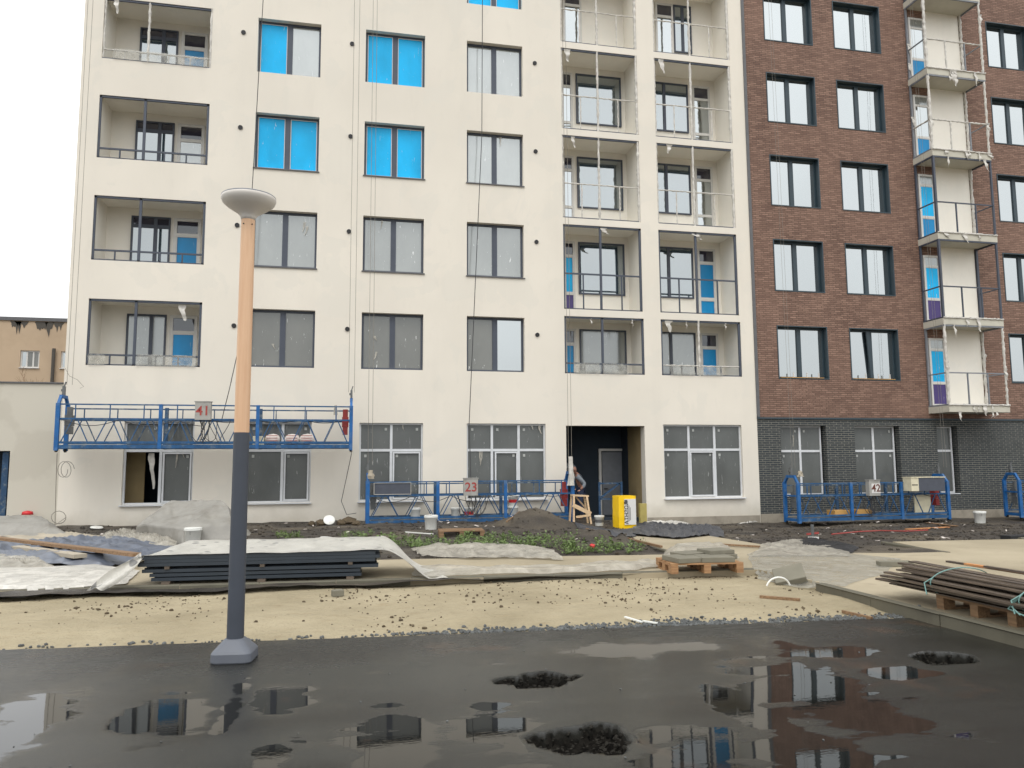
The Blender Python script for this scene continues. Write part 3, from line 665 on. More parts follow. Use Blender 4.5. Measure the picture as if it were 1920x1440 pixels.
for k in R:
    z = 3.58+dzr(k); wr = k in (2, 5, 6)
    s = MB(); s.box(bx0, bx1, by, FY, z-.22, z); sl = s.build('balcony', 'slab', BB, O); sl['label'] = 'hanging corner balcony'
    MB().box(20.64, bx1-.12, FY-.02, FY, z, z+2.78).build('painted_panel', 'plaster_in', sl, O)
    W = win_parts(sl, O, 19.96, 20.62, z+.05, z+2.45, FY-.06, [], [z+.85, z+2.05], [('g_purple' if k < 4 else 'g_blue_dk'), ('g_blue' if k < 6 and k != 5 else 'g_mirror'), 'g_film'], 'pvc', .07, .08, name='balcony_door', sill=False, dep=.02)
    m = MB(); f = MB(); zt = z+2.78
    def seg(p, q, a, wrap):
        (noisy_tube(f, p, q, a*.7) if wrap else m.bar(p, q, a))
    posts = [(bx0+.04, by+.04), (bx1-.04, by+.04), (bx0+.04, FY-.05), (bx1-.06, FY-.05)]
    for i, (X, Y) in enumerate(posts): seg((X, Y, z), (X, Y, zt), .075 if i in (0, 3) else .06, wr and i != 2 or (k == 4 and i == 3))
    seg((bx0, by+.04, z+1.12), (bx1, by+.04, z+1.12), .04, k in (5, 6)); seg((bx0+.04, by, z+1.12), (bx0+.04, FY-.05, z+1.12), .04, k == 5); seg((bx1-.04, by, z+1.12), (bx1-.04, FY-.05, z+1.12), .035, False)
    for t in (.35, .68): X = lerp(bx0, bx1, t); seg((X, by+.04, z), (X, by+.04, z+1.12), .04, k in (5, 6) and t < .5)
    m.bar((bx0, by+.03, z+.03), (bx1, by+.03, z+.03), .05, .05); m.bar((bx0+.03, by, z+.03), (bx0+.03, FY, z+.03), .05, .05)
    m.bar((bx0, by+.03, zt-.03), (bx1, by+.03, zt-.03), .05, .05); m.bar((bx1-.03, by, zt-.03), (bx1-.03, FY-.05, zt-.03), .05, .05); m.bar((bx0+.03, by, zt-.03), (bx0+.03, FY-.05, zt-.03), .05, .05)
    m.build('railing_frame', 'frame' if not wr else 'alu_dark', sl, O)
    if k in (2, 5, 6, 4, 3):
        noisy_tube(f, (bx0, by-.01, z+.02), (bx1, by-.01, z+.02), .03)
        for _ in range(7 if wr else 3): scrap(f, (random.uniform(bx0+.3, bx1), by-.02, z-random.choice((0, .2))), random.uniform(.15, .5), random.uniform(.05, .22), random.uniform(-.12, .2))
        for _ in range(3 if wr else 0): X, Y = random.choice(posts); scrap(f, (X, Y-.03, z+random.uniform(.6, 2.3)), .4, .14, .05)
    if f.v: f.build('film_wrap', 'filmwrap', sl, O)
# ---- annex wall on the left, ochre block beyond
AW = thing('annex_wall', 'low pale rendered wall with a dark opening at the left edge', 'wall', (-20, FY, 0))
m = MB(); wall_holes(m, -20, -7.72, -.3, 3.96, FY+.02, [(-11.5, -8.95, -.2, 2.12)], .35)
m.add([(-20, FY+.02, 3.96), (-7.72, FY+.02, 3.96), (-7.72, FY+.4, 3.96), (-20, FY+.4, 3.96)], [(0, 1, 2, 3)]); m.add([(-20, FY+.4, -.3), (-7.72, FY+.4, -.3), (-7.72, FY+.4, 3.96), (-20, FY+.4, 3.96)], [(3, 2, 1, 0)]) if False else None
m.build('wall', 'annex', AW, AW.location)
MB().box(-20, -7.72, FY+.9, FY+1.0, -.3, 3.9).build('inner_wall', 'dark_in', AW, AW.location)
MB().box(-9.20, -9.05, FY+.2, FY+.3, -.1, 2.1).build('door_frame', 'blue_old', AW, AW.location)
MB().box(-20, -7.73, FY-.03, FY+.42, 3.965, 4.0).build('coping', 'trim', AW, AW.location)
m = MB()
for i in range(9): m.box(-10.6+random.uniform(-.2, .2), -9.3+random.uniform(-.2, .2), FY+.5, FY+.8, -.1+i*.13, .02+i*.13)
tag(m.build('brick_pile', 'wood_wet'), 'stack of brownish bricks seen through the opening in the low wall at the left edge', 'brick pile')
FB = thing('apartment_building', 'distant ochre apartment block with white windows and dark stains below the roof', 'building', (-30, 60, 0))
O = FB.location; fhx = []
for ax in (57, 7-20, 117): 
    p = face(ax, 668, 60)
cxs = [face(56, 668, 60).x+i*2.62 for i in range(-6, 4)]
fh = []
for z in (9.35, 6.85, 4.3):
    for cx in cxs: fh.append((cx-.62, cx+.62, z-.62, z+.62))
m = MB(); wall_holes(m, -42, -13, -.5, 12.1, 60, fh, .15); m.add([(-13, 60, -.5), (-13, 72, -.5), (-13, 72, 12.1), (-13, 60, 12.1)], [(0, 1, 2, 3)]); m.build('wall', 'far', FB, O)
for h in fh: win_parts(FB, O, *h, 60.1, [.33, .66], [], ['g_mirror', 'g_film_lo', 'g_film_lo'], 'pvc', .1, .1, sill=True)
MB().box(-42.2, -12.8, 59.9, 72, 12.1, 12.35).build('roof', 'trim', FB, O)
for px in (30, 40, 78, 93, 110):
    m = MB()
    c = face(px, 607, 59.98); l = random.uniform(.5, 1.6); wd = random.uniform(.2, .5); st = [(c.x-wd+2*wd*q/10, 12.06-l*(.15+.85*abs(noise.noise(V((q*.9+px, 3, 1))))*2)*sin(pi*q/10)**.6-.03) for q in range(11)]
    m.add([(x_, 59.98, 12.06) for x_, z_ in st]+[(x_, 59.98, z_) for x_, z_ in st], [(q+1, q, q+11, q+12) for q in range(10)]); m.build('damp_stain', 'far_d', FB, O)

c = face(99, 690, 59.8); MB().tube([(c.x, 59.8, 4), (c.x, 59.8, c.z+1.4)], .12, 8).build('drainpipe', 'far_d', FB, O)
# bare twigs above the annex wall
m = MB()
def twig(p, d, l, r, n):
    q = p+d*l; m.tube([p, q], [r, r*.6], 4, False)
    if n:
        for _ in range(3): dd = (d+V((random.uniform(-.7, .7), random.uniform(-.5, .5), random.uniform(-.3, .6)))).normalized(); twig(p+d*l*random.uniform(.5, 1), dd, l*.65, r*.6, n-1)
bx = face(20, 800, 34); m.tube([(bx.x, 34, 0), (bx.x, 34, 3.4)], [.09, .06], 6)
for _ in range(4): twig(V((bx.x, 34, 3.3)), V((random.uniform(-.8, .9), 0, .7)).normalized(), 1.2, .03, 3)
tag(m.build('bare_tree', 'wood_wet'), 'thin bare tree whose twigs rise just above the low wall at left', 'tree')
# ------------------------------------------------------------------ street lamp
LP = at(440, 1224); LP = V((-.92, 7.1, .02))
r = thing('street_lamp', 'street lamp with saucer shaped head on a half wood, half graphite pole', 'street lamp', LP)
def rounded(w_, z, n=6, rad=.06):
    pts = []
    for cx, cy, a0 in ((1, 1, 0), (-1, 1, 90), (-1, -1, 180), (1, -1, 270)):
        for i in range(n): a = radians(a0+90*i/(n-1)); pts.append((cx*(w_-rad)+rad*cos(a), cy*(w_-rad)+rad*sin(a), z))
    return pts
m = MB(); rings = [rounded(.165, 0), rounded(.17, .01), rounded(.168, .075), rounded(.155, .095), rounded(.082, .175, rad=.05), rounded(.075, .18, rad=.05)]
k = len(rings[0]); vs = sum(rings, [])
m.add(vs, [(i*k+j, i*k+(j+1) % k, (i+1)*k+(j+1) % k, (i+1)*k+j) for i in range(len(rings)-1) for j in range(k)]+[tuple(range((len(rings)-1)*k, len(rings)*k))])
bs = m.build('base', 'pole_base', r); bs.rotation_euler.z = radians(-6)
MB().tube([(0, 0, .17), (0, 0, 1.93)], [.071, .066], 28).build('lower_pole', 'pole_dark', r)
MB().tube([(0, 0, 1.93), (0, 0, 3.86)], [.0645, .0605], 28).build('upper_pole', 'pole_wood', r)
m = MB(); m.lathe([(.0, 3.85), (.062, 3.85), (.066, 3.875), (.085, 3.90), (.125, 3.93), (.18, 3.965), (.222, 4.0), (.238, 4.03), (.24, 4.045), (.236, 4.056)], n=48); m.build('lamp_shade', 'lamp_head', r)
m = MB(); m.lathe([(.236, 4.056), (.238, 4.062), (.23, 4.068), (.1, 4.085), (0, 4.09)], n=48); m.build('lamp_cap', 'alu_dark', r)
m = MB(); [m.tube([(.06*cos(a), .06*sin(a), 3.80), (.068*cos(a), .068*sin(a), 3.80)], .006, 6) for a in (radians(-120), radians(-50), radians(60))]; m.build('screw', 'black', r)
# ------------------------------------------------------------------ suspended work platforms
def cradle(loc, rz, Ls, number, label, nmat='ink_red', boxat=.48, high=False, plate=False):
    r = thing('suspended_platform', label, 'work platform', loc, rz, 'blue suspended work platforms'); n = len(Ls); W_ = .7; x = 0; TOT = sum(Ls)
    ztop, zmid = 1.17, .79
    for i, L_ in enumerate(Ls):
        for yy, zt, mt, nm in ((0, ztop, 'blue_rail', 'front_guard_panel'), (W_, ztop-.07, 'blue_old', 'back_guard_panel')):
            m = MB(); m.bar((x, yy, zt), (x+L_, yy, zt), .03, .035); m.bar((x, yy, zmid), (x+L_, yy, zmid), .035, .045)
            m.bar((x, yy, .17), (x+L_, yy, .17), .045, .06); m.bar((x, yy, .06), (x+L_, yy, .06), .05, .10)
            kk = 3
            for j in range(1, kk+1): X = x+L_*(j-.5)/kk; m.bar((X, yy, zmid), (X, yy, zt), .025)
            nn = 3 if L_ > 2.2 else 2
            for j in range(nn):
                a = x+L_*(j+.12)/nn; b = x+L_*(j+.88)/nn; c = (a+b)/2
                m.bar((a, yy, .19), (c-.06, yy, zmid-.02), .024); m.bar((c+.06, yy, zmid-.02), (b, yy, .19), .024)
            m.build(nm, mt, r)
        MB().box(x+.01, x+L_-.01, .03, W_-.03, .09, .11).build('deck', 'steel', r)
        if i:
            MB().box(x-.045, x+.045, -.035, .035, 0, ztop+.02).build('post', 'blue', r); MB().box(x-.045, x+.045, W_-.035, W_+.035, .0, ztop-.03).build('post', 'blue_old', r)
        x += L_
    for s_, X in ((1, 0), (-1, TOT)):
        m = MB()
        for yy in (0, W_): m.box(X-.05, X+.05, yy-.04, yy+.04, -.04, ztop+.03)
        m.bar((X, 0, .05), (X, W_, .05), .07, .09); m.bar((X, 0, zmid), (X, W_, zmid), .05)
        m.bar((X, 0, ztop), (X, .17, ztop+.22), .07); m.bar((X, W_, ztop), (X, W_-.17, ztop+.22), .07); m.bar((X, .15, ztop+.22), (X, W_-.15, ztop+.22), .08)
        m.build('end_frame', 'blue', r)
        m = MB(); xh = X+s_*.16; m.box(xh-.09, xh+.09, .28, .50, .62, .90); m.tube([(xh, .39, .90), (xh, .39, 1.12)], .075, 12); m.box(xh-.07, xh+.07, .27, .51, .40, .61)
        m.build('hoist_motor', 'red' if s_ < 0 else 'steel', r)
        m = MB(); m.box(X-.03, X+.03, .30, .40, ztop+.24, ztop+.50); m.bar((X, .35, ztop+.5), (X+.04, .35, ztop+.62), .03); m.box(X-.06, X+.02, .31, .39, ztop+.36, ztop+.42)
        m.build('safety_lock', 'steel', r)
        m = MB()
        for yy in (.02, W_-.02): m.tube([(X-.025, yy, -.02), (X+.025, yy, -.02)], .06, 10); m.bar((X, yy, .03), (X, yy, -.02), .03)
        m.build('caster', 'black', r)
    bx = TOT*boxat; m = MB(); m.box(bx-.20, bx+.20, -.20, -.035, zmid+.02-.04, ztop+.08); cb = m.build('control_box', 'box', r)
    MB().box(bx-.22, bx+.22, -.215, -.03, ztop+.081, ztop+.10).build('box_lid', 'box', cb)
    zc = (zmid+ztop)/2+.02
    if plate: MB().box(bx-.12, bx+.20, -.21, -.2, zc-.15, zc+.15).build('number_plate', 'label', cb)
    text(number, .36 if not plate else .33, nmat, cb, T(bx+(.04 if plate else 0), -.213 if plate else -.203, zc) @ FACE, name='number')
    m = MB()
    for j in range(7):
        a = random.uniform(-.16, .16); e = random.uniform(-.5, .6); pts = [(bx+a+e*t+.05*sin(9*t+j), -.03-.05*sin(pi*t), zmid-.02-(.55+.1*j/7)*sin(pi*t)*random.uniform(.95, 1)) for t in [i/12 for i in range(13)]]
        m.tube(pts, .009, 5)
    pts = [(lerp(.1, bx, i/30), -.02, zmid-.02-.16*abs(sin(i/30*pi*2.5))) for i in range(31)]; m.tube(pts, .01, 5)
    pts = [(lerp(bx, TOT-.1, i/30), .02, zmid+.02-.10*abs(sin(i/30*pi*3))) for i in range(31)]; m.tube(pts, .01, 5)
    m.build('power_cable', 'cable', r)
    return r
c41 = cradle((-7.42, 22.0, 2.14), 0, (2.5, 2.48, 2.5), '41', 'blue suspended platform marked 41 hanging in the air at left')
c23 = cradle((.55, 22.0, .03), 0, (1.96, 1.96, 2.02), '23', 'blue platform with faint red 23, standing on soil beside the open doorway', boxat=.485)
c42 = cradle((13.62, 21.6, -.14), radians(2.5), (1.9, 1.88, 1.8), '42', 'blue platform marked 42 standing in front of the dark brick wall', 'ink_brown', .47, plate=True)
c4 = cradle((21.75, 21.6, -.12), radians(-8), (2.0, 2.0), '44', 'blue platform only partly in view at the right edge of the picture', boxat=.6)
# ropes
def rope(pts, label, r_=.006, mt='rope', name='steel_rope', cat='rope', group=None):
    o = MB().tube(pts, r_, 5).build(name, mt, None, pts[0]); return tag(o, label, cat, group)
for dx in (0, .13): rope([(-7.36+dx, 22.35, 3.85), (-7.40+dx, 22.45, 26)], ('left' if dx == 0 else 'right')+' one of two thin steel ropes rising from the left end of platform 41', group='platform ropes')
for dx in (0, .16): rope([(-.02+dx, 22.35, 3.75), (-.05+dx, 22.45, 26)], ('left' if dx == 0 else 'right')+' one of two thin steel ropes rising from the right end of platform 41', group='platform ropes')
for dx in (0, .12): rope([(.55+dx, 22.35, 1.7), (.50+dx, 22.45, 26)], ('left' if dx == 0 else 'right')+' one of two ropes rising from the left end of platform 23', group='platform ropes')
for dx in (0, .10): rope([(6.48+dx, 22.35, 1.7), (6.50+dx, 22.45, 26)], ('left' if dx == 0 else 'right')+' one of two ropes rising from the right end of platform 23 past the doorway', group='platform ropes')
for X, n_ in ((13.7, 'left'), (19.25, 'right')):
    for dx in (0, .1): rope([(X+dx, 22.0, 1.5), (X+dx, 22.3, 26)], ('nearer' if dx == 0 else 'farther')+' rope of the pair above the '+n_+' end of platform 42', .004, group='platform ropes')
rope([(3.46, 22.0, 1.2), (3.5, 22.6, 2.9), (3.95, 22.9, 12), (4.05, 23.0, 26)], 'dark power cable hanging down the facade onto the middle of platform 23', .012, 'cable', 'power_cable', 'cable')
p = [face(x, y, 22.4) for x, y in ((497, -60), (486, 120), (476, 300), (464, 500), (450, 640), (430, 730), (415, 790))]
rope(p, 'thin dark power cable passing behind the street lamp down to platform 41', .012, 'cable', 'power_cable', 'cable')
p = [face(x, y, 22.9) for x, y in ((660, 845), (655, 870), (640, 940), (650, 965), (668, 962))]; rope(p, 'loose cord hanging from the right end of platform 41 to the ground', .01, 'cable', 'cord', 'cord')
p = [face(x, y, 22.4) for x, y in ((107, 850), (105, 905), (103, 985))]+[face(110+14*cos(a), 970+12*sin(a), 22.4) for a in [i*.6 for i in range(14)]]
rope(p, 'looped grey cord hanging from the left end of platform 41', .009, 'rope', 'cord', 'cord')
p = [face(116+11*cos(a)+a, 880+15*sin(a), 22.3) for a in [i*.5 for i in range(26)]]; rope(p, 'coil of thin wire under the left end of platform 41', .008, 'rope', 'wire_coil', 'wire')
p = [face(x, y, 22.9) for x, y in ((122, 690), (130, 705), (145, 712), (157, 725), (150, 728))]; rope(p, 'stray curl of cord beside the upper left corner of platform 41', .006, 'rope', 'cord', 'cord')
# ------------------------------------------------------------------ buckets, boxes, bags on and around the platforms
def bucket(loc, s, label, band=None, handle=True, tilt=0, group='white plastic buckets'):
    r = thing('bucket', label, 'bucket', loc, random.uniform(0, 6), group)
    m = MB(); m.lathe([(0, 0), (.115*s, 0), (.12*s, .01*s), (.14*s, .25*s), (.15*s, .255*s), (.15*s, .28*s), (.14*s, .285*s)], n=22); m.build('body', 'white', r)
    m = MB(); m.lathe([(.147*s, .285*s), (.152*s, .30*s), (.135*s, .306*s), (0, .30*s)], n=22); m.build('lid', 'white', r)
    if band:
        m = MB(); m.lathe([(.129*s, .10*s), (.138*s, .19*s)], n=22); m.build('printed_band', band, r)
    if handle:
        MB().tube([(.152*s*cos(a), .02*s, .25*s-.12*s*sin(a)) for a in [i*pi/10 for i in range(11)]], .004, 5).build('handle', 'steel', r)
    return r
def onc(cr, x, y, z=.11): return V(cr.location)+V((x, y, z))
bucket(onc(c23, 1.35, .3), 1.05, 'white bucket standing on platform 23, nearest its left end')
bucket(onc(c23, 2.52, .35), 1.0, 'white bucket on platform 23, left one of the pair left of the control box')
bucket(onc(c23, 2.90, .30), 1.0, 'white bucket with a red band on platform 23, right one of the pair', 'red_bright')
bucket(onc(c23, 4.22, .35), 1.05, 'lower bucket of the stacked pair on platform 23 beside the right post')
bucket(onc(c23, 4.22, .35, .43), 1.0, 'upper bucket with red print of the stacked pair on platform 23', 'red_bright')
b = at(808, 993); bucket(b, 1.15, 'white bucket with a rag over its rim in front of platform 23')
m = MB(); m.grid(lambda u, v: (b.x+(u-.3)*.42, b.y-.12+v*.22, b.z+.36-abs(u-.35)*.35*(u > .35)+.03*noise.noise(V((u*5, v*5, 1)))), 10, 6); tag(m.build('rag', 'filmwrap'), 'crumpled white rag draped over the bucket in front of platform 23', 'rag')
bucket(at(1124, 986), .92, 'small white bucket on the ground in front of the open doorway', 'ink_grey')
bucket(at(1838, 981), 1.25, 'white bucket standing near the plinth of the dark brick wall at right')
bucket(at(361, 1022), 1.15, 'white bucket with red lettering in front of the covered grey pile', None)
def slabbox(name, label, cat, loc, sx, sy, sz, mat, rz=0, bev=.008, grp=None):
    m = MB(); m.box(-sx/2, sx/2, -sy/2, sy/2, 0, sz); o = m.build(name, mat); o.location = loc; o.rotation_euler.z = rz
    if bev: bm_ = o.modifiers.new('bevel', 'BEVEL'); bm_.width = bev; bm_.segments = 2
    return tag(o, label, cat, grp)
m = MB(); o = thing('long_crate', 'long dark grey box lying on the rail at the left end of platform 23', 'box', onc(c23, .68, .28, .84))
m.box(-.50, .50, -.31, .0, 0, .30); m.build('panel', 'panel', o)
m = MB(); [m.box(*q) for q in ((-.52, .52, -.33, .02, .30, .315), (-.52, -.50, -.33, .02, -.01, .3), (.5, .52, -.33, .02, -.01, .3), (-.52, .52, -.33, .02, -.02, -.0))]; m.build('edging', 'box', o)
o = thing('long_crate', 'long box with grey side and beige open end on platform 42', 'box', V((18.15, 21.62, .76)), radians(2.5))
MB().box(-.38, .62, -.18, .18, 0, .42).build('grey_side', 'panel', o); MB().box(-.66, -.381, -.18, .18, .0, .42).build('beige_end', 'cream', o)
MB().box(-.68, .64, -.2, .2, .421, .445).build('lid', 'cream', o); MB().box(-.64, -.42, -.184, -.178, .18, .21).build('slot', 'black', o)
m = MB(); m.box(-.3, .3, -.02, .02, 0, .62); o = m.build('board', 'cream'); o.location = (18.35, 22.0, .0); tag(o, 'pale board standing on the deck of platform 42 under the long box', 'board')
o = slabbox('plywood_box', 'left one of two low plywood boxes on platform 42', 'box', (15.25, 21.95, -.02), .62, .4, .2, 'ply', .05, grp='plywood boxes'); o = slabbox('plywood_box', 'right one of two low plywood boxes on platform 42, beside the second post', 'box', (16.05, 21.98, -.02), .55, .4, .2, 'ply', -.04, grp='plywood boxes')
for i, (x_, lb) in enumerate(((5.35, 'leftmost'), (5.88, 'middle'), (6.28, 'rightmost'))):
    o = thing('cement_bag', lb+' of three white cement bags lying on platform 41 right of the lamp', 'bag', onc(c41, x_, .32), 0, 'cement bags')
    def f(u, v, x_=x_): a = 2*pi*u; e = sin(pi*v)**.35; return ((v-.5)*.42, .16*cos(a)*e*(1+.1*noise.noise(V((u*4, v*4, x_)))), .16+.15*sin(a)*e*(1+.15*noise.noise(V((u*3, v*5, x_)))))
    MB().grid(f, 16, 12).build('sack', 'bag', o)
    m = MB(); [m.box(-.15, .15, -.165, -.160, .11+j*.07, .125+j*.07) for j in range(3)]; m.build('red_print', 'ink_red', o)
slabbox('paper_bundle', 'beige bundle on platform 41 just right of the lamp pole', 'bundle', onc(c41, 4.98, .3), .3, .3, .24, 'cream', .1)
o = MB().tube([onc(c41, 7.05, .1, .95), onc(c41, 7.05, .1, 1.22)], [.06, .035], 10).build('plastic_bottle', 'film'); tag(o, 'clear plastic bottle hanging near the right end of platform 41', 'bottle')
# white cloths tied on the ends of platforms 23
for (X, Y, Z, lb, h_) in ((.62, 21.95, 1.30, 'pale rag tied to the left end frame of platform 23', .24), (6.42, 21.9, 1.05, 'long white plastic bag hung on the right end of platform 23', .85), (13.78, 21.7, 1.25, 'brownish rag tied to the left end of platform 42', .18)):
    def f(u, v): a = 2*pi*u; rr = (.05+.045*v)*(1+.7*noise.noise(V((cos(a)*2, sin(a)*2, v*3+X)))); return (X+rr*cos(a), Y+rr*sin(a)*.6, Z+h_*(1-v))
    tag(MB().grid(f, 18, 14).build('rag', 'filmwrap' if h_ > .5 else 'tarp_beige'), lb, 'rag')
# ------------------------------------------------------------------ insulation packs, trestle, person
YL = V((7.93, 21.15, surf(7.9, 21))); YL = at(1176, 991); 
def box_pack(loc, rz):
    r = thing('insulation_pack', 'yellow wrapped insulation pack with black lettering standing upright by the doorway', 'insulation pack', loc, rz)
    W_, Dp, Hh = .50, .42, .86
    def f(u, v):
        a = u*4; s_ = int(min(a, 3.999)); t = a-s_; P = [(-W_/2, -Dp/2), (W_/2, -Dp/2), (W_/2, Dp/2), (-W_/2, Dp/2), (-W_/2, -Dp/2)]; x = lerp(P[s_][0], P[s_+1][0], t); y = lerp(P[s_][1], P[s_+1][1], t)
        n_ = .012*noise.noise(V((x*6, y*6, v*7))); return (x*(1+n_*2), y*(1+n_*2)-.0, v*Hh+n_)
    m = MB(); m.grid(f, 41, 12); m.box(-W_/2+.01, W_/2-.01, -Dp/2+.01, Dp/2-.01, Hh-.015, Hh+.004); m.build('wrapping', 'yellow', r)
    MB().box(-W_/2+.155, W_/2-.01, -Dp/2-.022, -Dp/2-.008, .10, .78).build('front_label', 'label', r)
    MB().box(W_/2+.008, W_/2+.02, -Dp/2+.04, Dp/2-.04, .10, .80).build('side_label', 'label', r)
    text('АТНЗОЛ', .145, 'ink', r, T(-W_/2+.215, -Dp/2-.026, .42) @ FACE @ Matrix.Rotation(radians(90), 4, 'Z') )
    m = MB()
    for j in range(3): m.box(-.005+j*.035, .008+j*.035, -Dp/2-.027, -Dp/2-.021, .18+.02*j, .66-.05*j)
    m.box(-W_/2+.16, -W_/2+.24, -Dp/2-.027, -Dp/2-.021, .66, .76); m.build('small_print', 'ink_grey', r)
    text('ATHЗОЛ', .13, 'ink', r, T(W_/2+.023, .02, .45) @ Matrix.Rotation(radians(90), 4, 'Z') @ FACE @ Matrix.Rotation(radians(90), 4, 'Z'))
box_pack(YL+V((0, .2, 0)), radians(4))
p = at(1200, 987); slabbox('insulation_board', 'dull yellow foam board leaning just inside the right side of the doorway', 'board', V((8.75, 22.2, surf(8.7, 22.2))), .22, .12, .62, 'foam', .1)
TR = at(1088, 978); TR = V((6.62, 21.6, surf(6.6, 21.6)))
r = thing('wooden_trestle', 'rough pine trestle with sloping brace beside the right end of platform 23', 'trestle', TR)
m = MB(); m.bar((-0.279, 0, .83), (0.198, 0, .80), .28, .045); m.build('top_board', 'wood_new', r)
m = MB(); m.bar((0.136, -.12, .8), (0.236, -.2, 0), .05, .05); m.build('leg', 'wood_new', r); m = MB(); m.bar((0.136, .12, .8), (0.26, .2, 0), .05, .05); m.build('leg', 'wood_new', r)
m = MB(); m.bar((-0.248, -.12, .8), (-0.285, -.2, 0), .05, .05); m.build('leg', 'wood_new', r); m = MB(); m.bar((-0.248, .12, .8), (-0.298, .2, 0), .05, .05); m.build('leg', 'wood_new', r)
m = MB(); m.bar((-0.31, -.22, .56), (0.236, -.19, .30), .03, .11); m.build('diagonal_board', 'wood_new', r)
m = MB(); m.bar((-0.217, -.22, .22), (0.223, -.2, .26), .03, .06); m.build('cross_board', 'wood_new', r)
m = MB(); m.bar((-0.124, .12, .78), (0.211, .16, .42), .03, .04); m.build('brace', 'wood_new', r)
def skinmesh(name, chain, edges, rad, mat, parent, lvl=2):
    me = bpy.data.meshes.new(name); me.from_pydata(chain, edges, []); o = bpy.data.objects.new(name, me); COL.objects.link(o)
    o.modifiers.new('s', 'SKIN'); sv = me.skin_vertices[0].data if me.skin_vertices else None
    if sv is None:
        bm = bmesh.new(); bm.from_mesh(me); bm.verts.layers.skin.verify(); bm.to_mesh(me); bm.free(); sv = me.skin_vertices[0].data
    for i, q in enumerate(rad): sv[i].radius = (q, q) if not isinstance(q, tuple) else q
    sv[0].use_root = True; ss = o.modifiers.new('u', 'SUBSURF'); ss.levels = lvl; ss.render_levels = lvl
    bpy.context.view_layer.update(); me2 = bpy.data.meshes.new_from_object(o.evaluated_get(bpy.context.evaluated_depsgraph_get())); bpy.data.objects.remove(o)
    me2.materials.clear(); me2.materials.append(M[mat]); me2.polygons.foreach_set('use_smooth', [True]*len(me2.polygons))
    n_ = bpy.data.objects.new(name, me2); COL.objects.link(n_); n_.parent = parent; return n_
PL = V((7.02, 22.95, surf(7.0, 22.9)))
M['skin_shade'] = simple('shaded_skin_colour', (130, 92, 76), .7)  # skin darkened in its colour for the shaded doorway
pr = thing('person', 'worker in a dark jacket with grey sleeves leaning over the wooden trestle at the doorway', 'person', PL, radians(0))
# pelvis root; leaning toward -x and the viewer
hd = V((-.24, -.22, 1.43))
J = [(0, 0, .92), (-.05, -.03, 1.1), (-.12, -.09, 1.30), (-.17, -.15, 1.40), (-.20, -.18, 1.45),
     (-.02, -.10, .90), (-.06, -.13, .50), (.02, -.10, .09), (-.12, -.13, .04), (.02, .10, .90), (.0, .12, .50), (.08, .12, .09), (-.06, .12, .04),
     (-.16, -.27, 1.31), (.02, -.42, 1.09), (-.16, -.55, .93), (-.07, .10, 1.32), (.08, .15, 1.08), (-.12, -.02, .95)]
E_ = [(0, 1), (1, 2), (2, 3), (3, 4), (0, 5), (5, 6), (6, 7), (7, 8), (0, 9), (9, 10), (10, 11), (11, 12), (2, 13), (13, 14), (14, 15), (2, 16), (16, 17), (17, 18)]
Rr = [.14, .13, .15, .06, .055, .095, .065, .045, .04, .095, .065, .045, .04, .06, .045, .033, .06, .045, .033]
body = skinmesh('body', J, E_, Rr, 'skin_shade', pr)
hm = MB()
def hf(u, v):
    a = 2*pi*u; ph = pi*(v-.5); x = .078*cos(ph)*cos(a); y = .092*cos(ph)*sin(a); z = .12*sin(ph)
    if sin(a) < -.85 and abs(ph) < .25: y -= .02
    return hd+V((x-.03, y-.02, z+.09))
hm.grid(hf, 20, 14); head = hm.build('face', 'skin_shade', pr)
hm = MB(); hm.grid(lambda u, v: hd+V((-.03+.086*cos(pi*.5*v)*cos(2*pi*u), .005+.10*cos(pi*.5*v)*sin(2*pi*u), .115+.12*sin(pi*.5*v))), 20, 8); hm.build('knitted_cap', 'cloth_dark', pr)
skinmesh('jacket', [J[0], J[1], J[2], J[3]], [(0, 1), (1, 2), (2, 3)], [.165, .16, .175, .08], 'cloth_dark', pr)
skinmesh('sleeve', [J[2], J[13], J[14], (-.10, -.51, .96)], [(0, 1), (1, 2), (2, 3)], [.10, .08, .06, .048], 'cloth_grey', pr); skinmesh('sleeve', [J[2], J[16], J[17], (-.06, .03, .98)], [(0, 1), (1, 2), (2, 3)], [.10, .08, .06, .048], 'cloth_grey', pr)
skinmesh('trousers', [J[0], J[5], J[6], (.02, -.10, .12), J[9], J[10], (.08, .12, .12)], [(0, 1), (1, 2), (2, 3), (0, 4), (4, 5), (5, 6)], [.15, .11, .08, .065, .11, .08, .065], 'cloth_blue', pr)
for i, w0 in enumerate((V(J[15]), V(J[18]))):
    for j in range(5): 
        dx = (-.5+j*.25)*.07; a = w0+V((-.02, dx, -.02)); ln = (.045, .075, .085, .075, .06)[j]
        skinmesh('finger', [tuple(a), tuple(a+V((-ln*.55, dx*.2, -.01))), tuple(a+V((-ln, dx*.25, -.035)))], [(0, 1), (1, 2)], [.011, .009, .008], 'skin', body, 1)
# leaning frame inside hall
o = thing('wooden_rack', 'dim wooden rack standing inside the open doorway', 'rack', (7.95, 23.9, -.05))
m = MB(); [m.bar(p_, q_, .07, .05) for p_, q_ in (((0, 0, 0), (0, 0, 1.15)), ((.75, 0, 0), (.75, 0, 1.15)), ((0, 0, 1.1), (.75, 0, 1.1)), ((0, 0, .6), (.75, 0, .6)), ((0, 0, .62), (.7, 0, 1.1)))]; m.build('frame', 'blue_old', o)
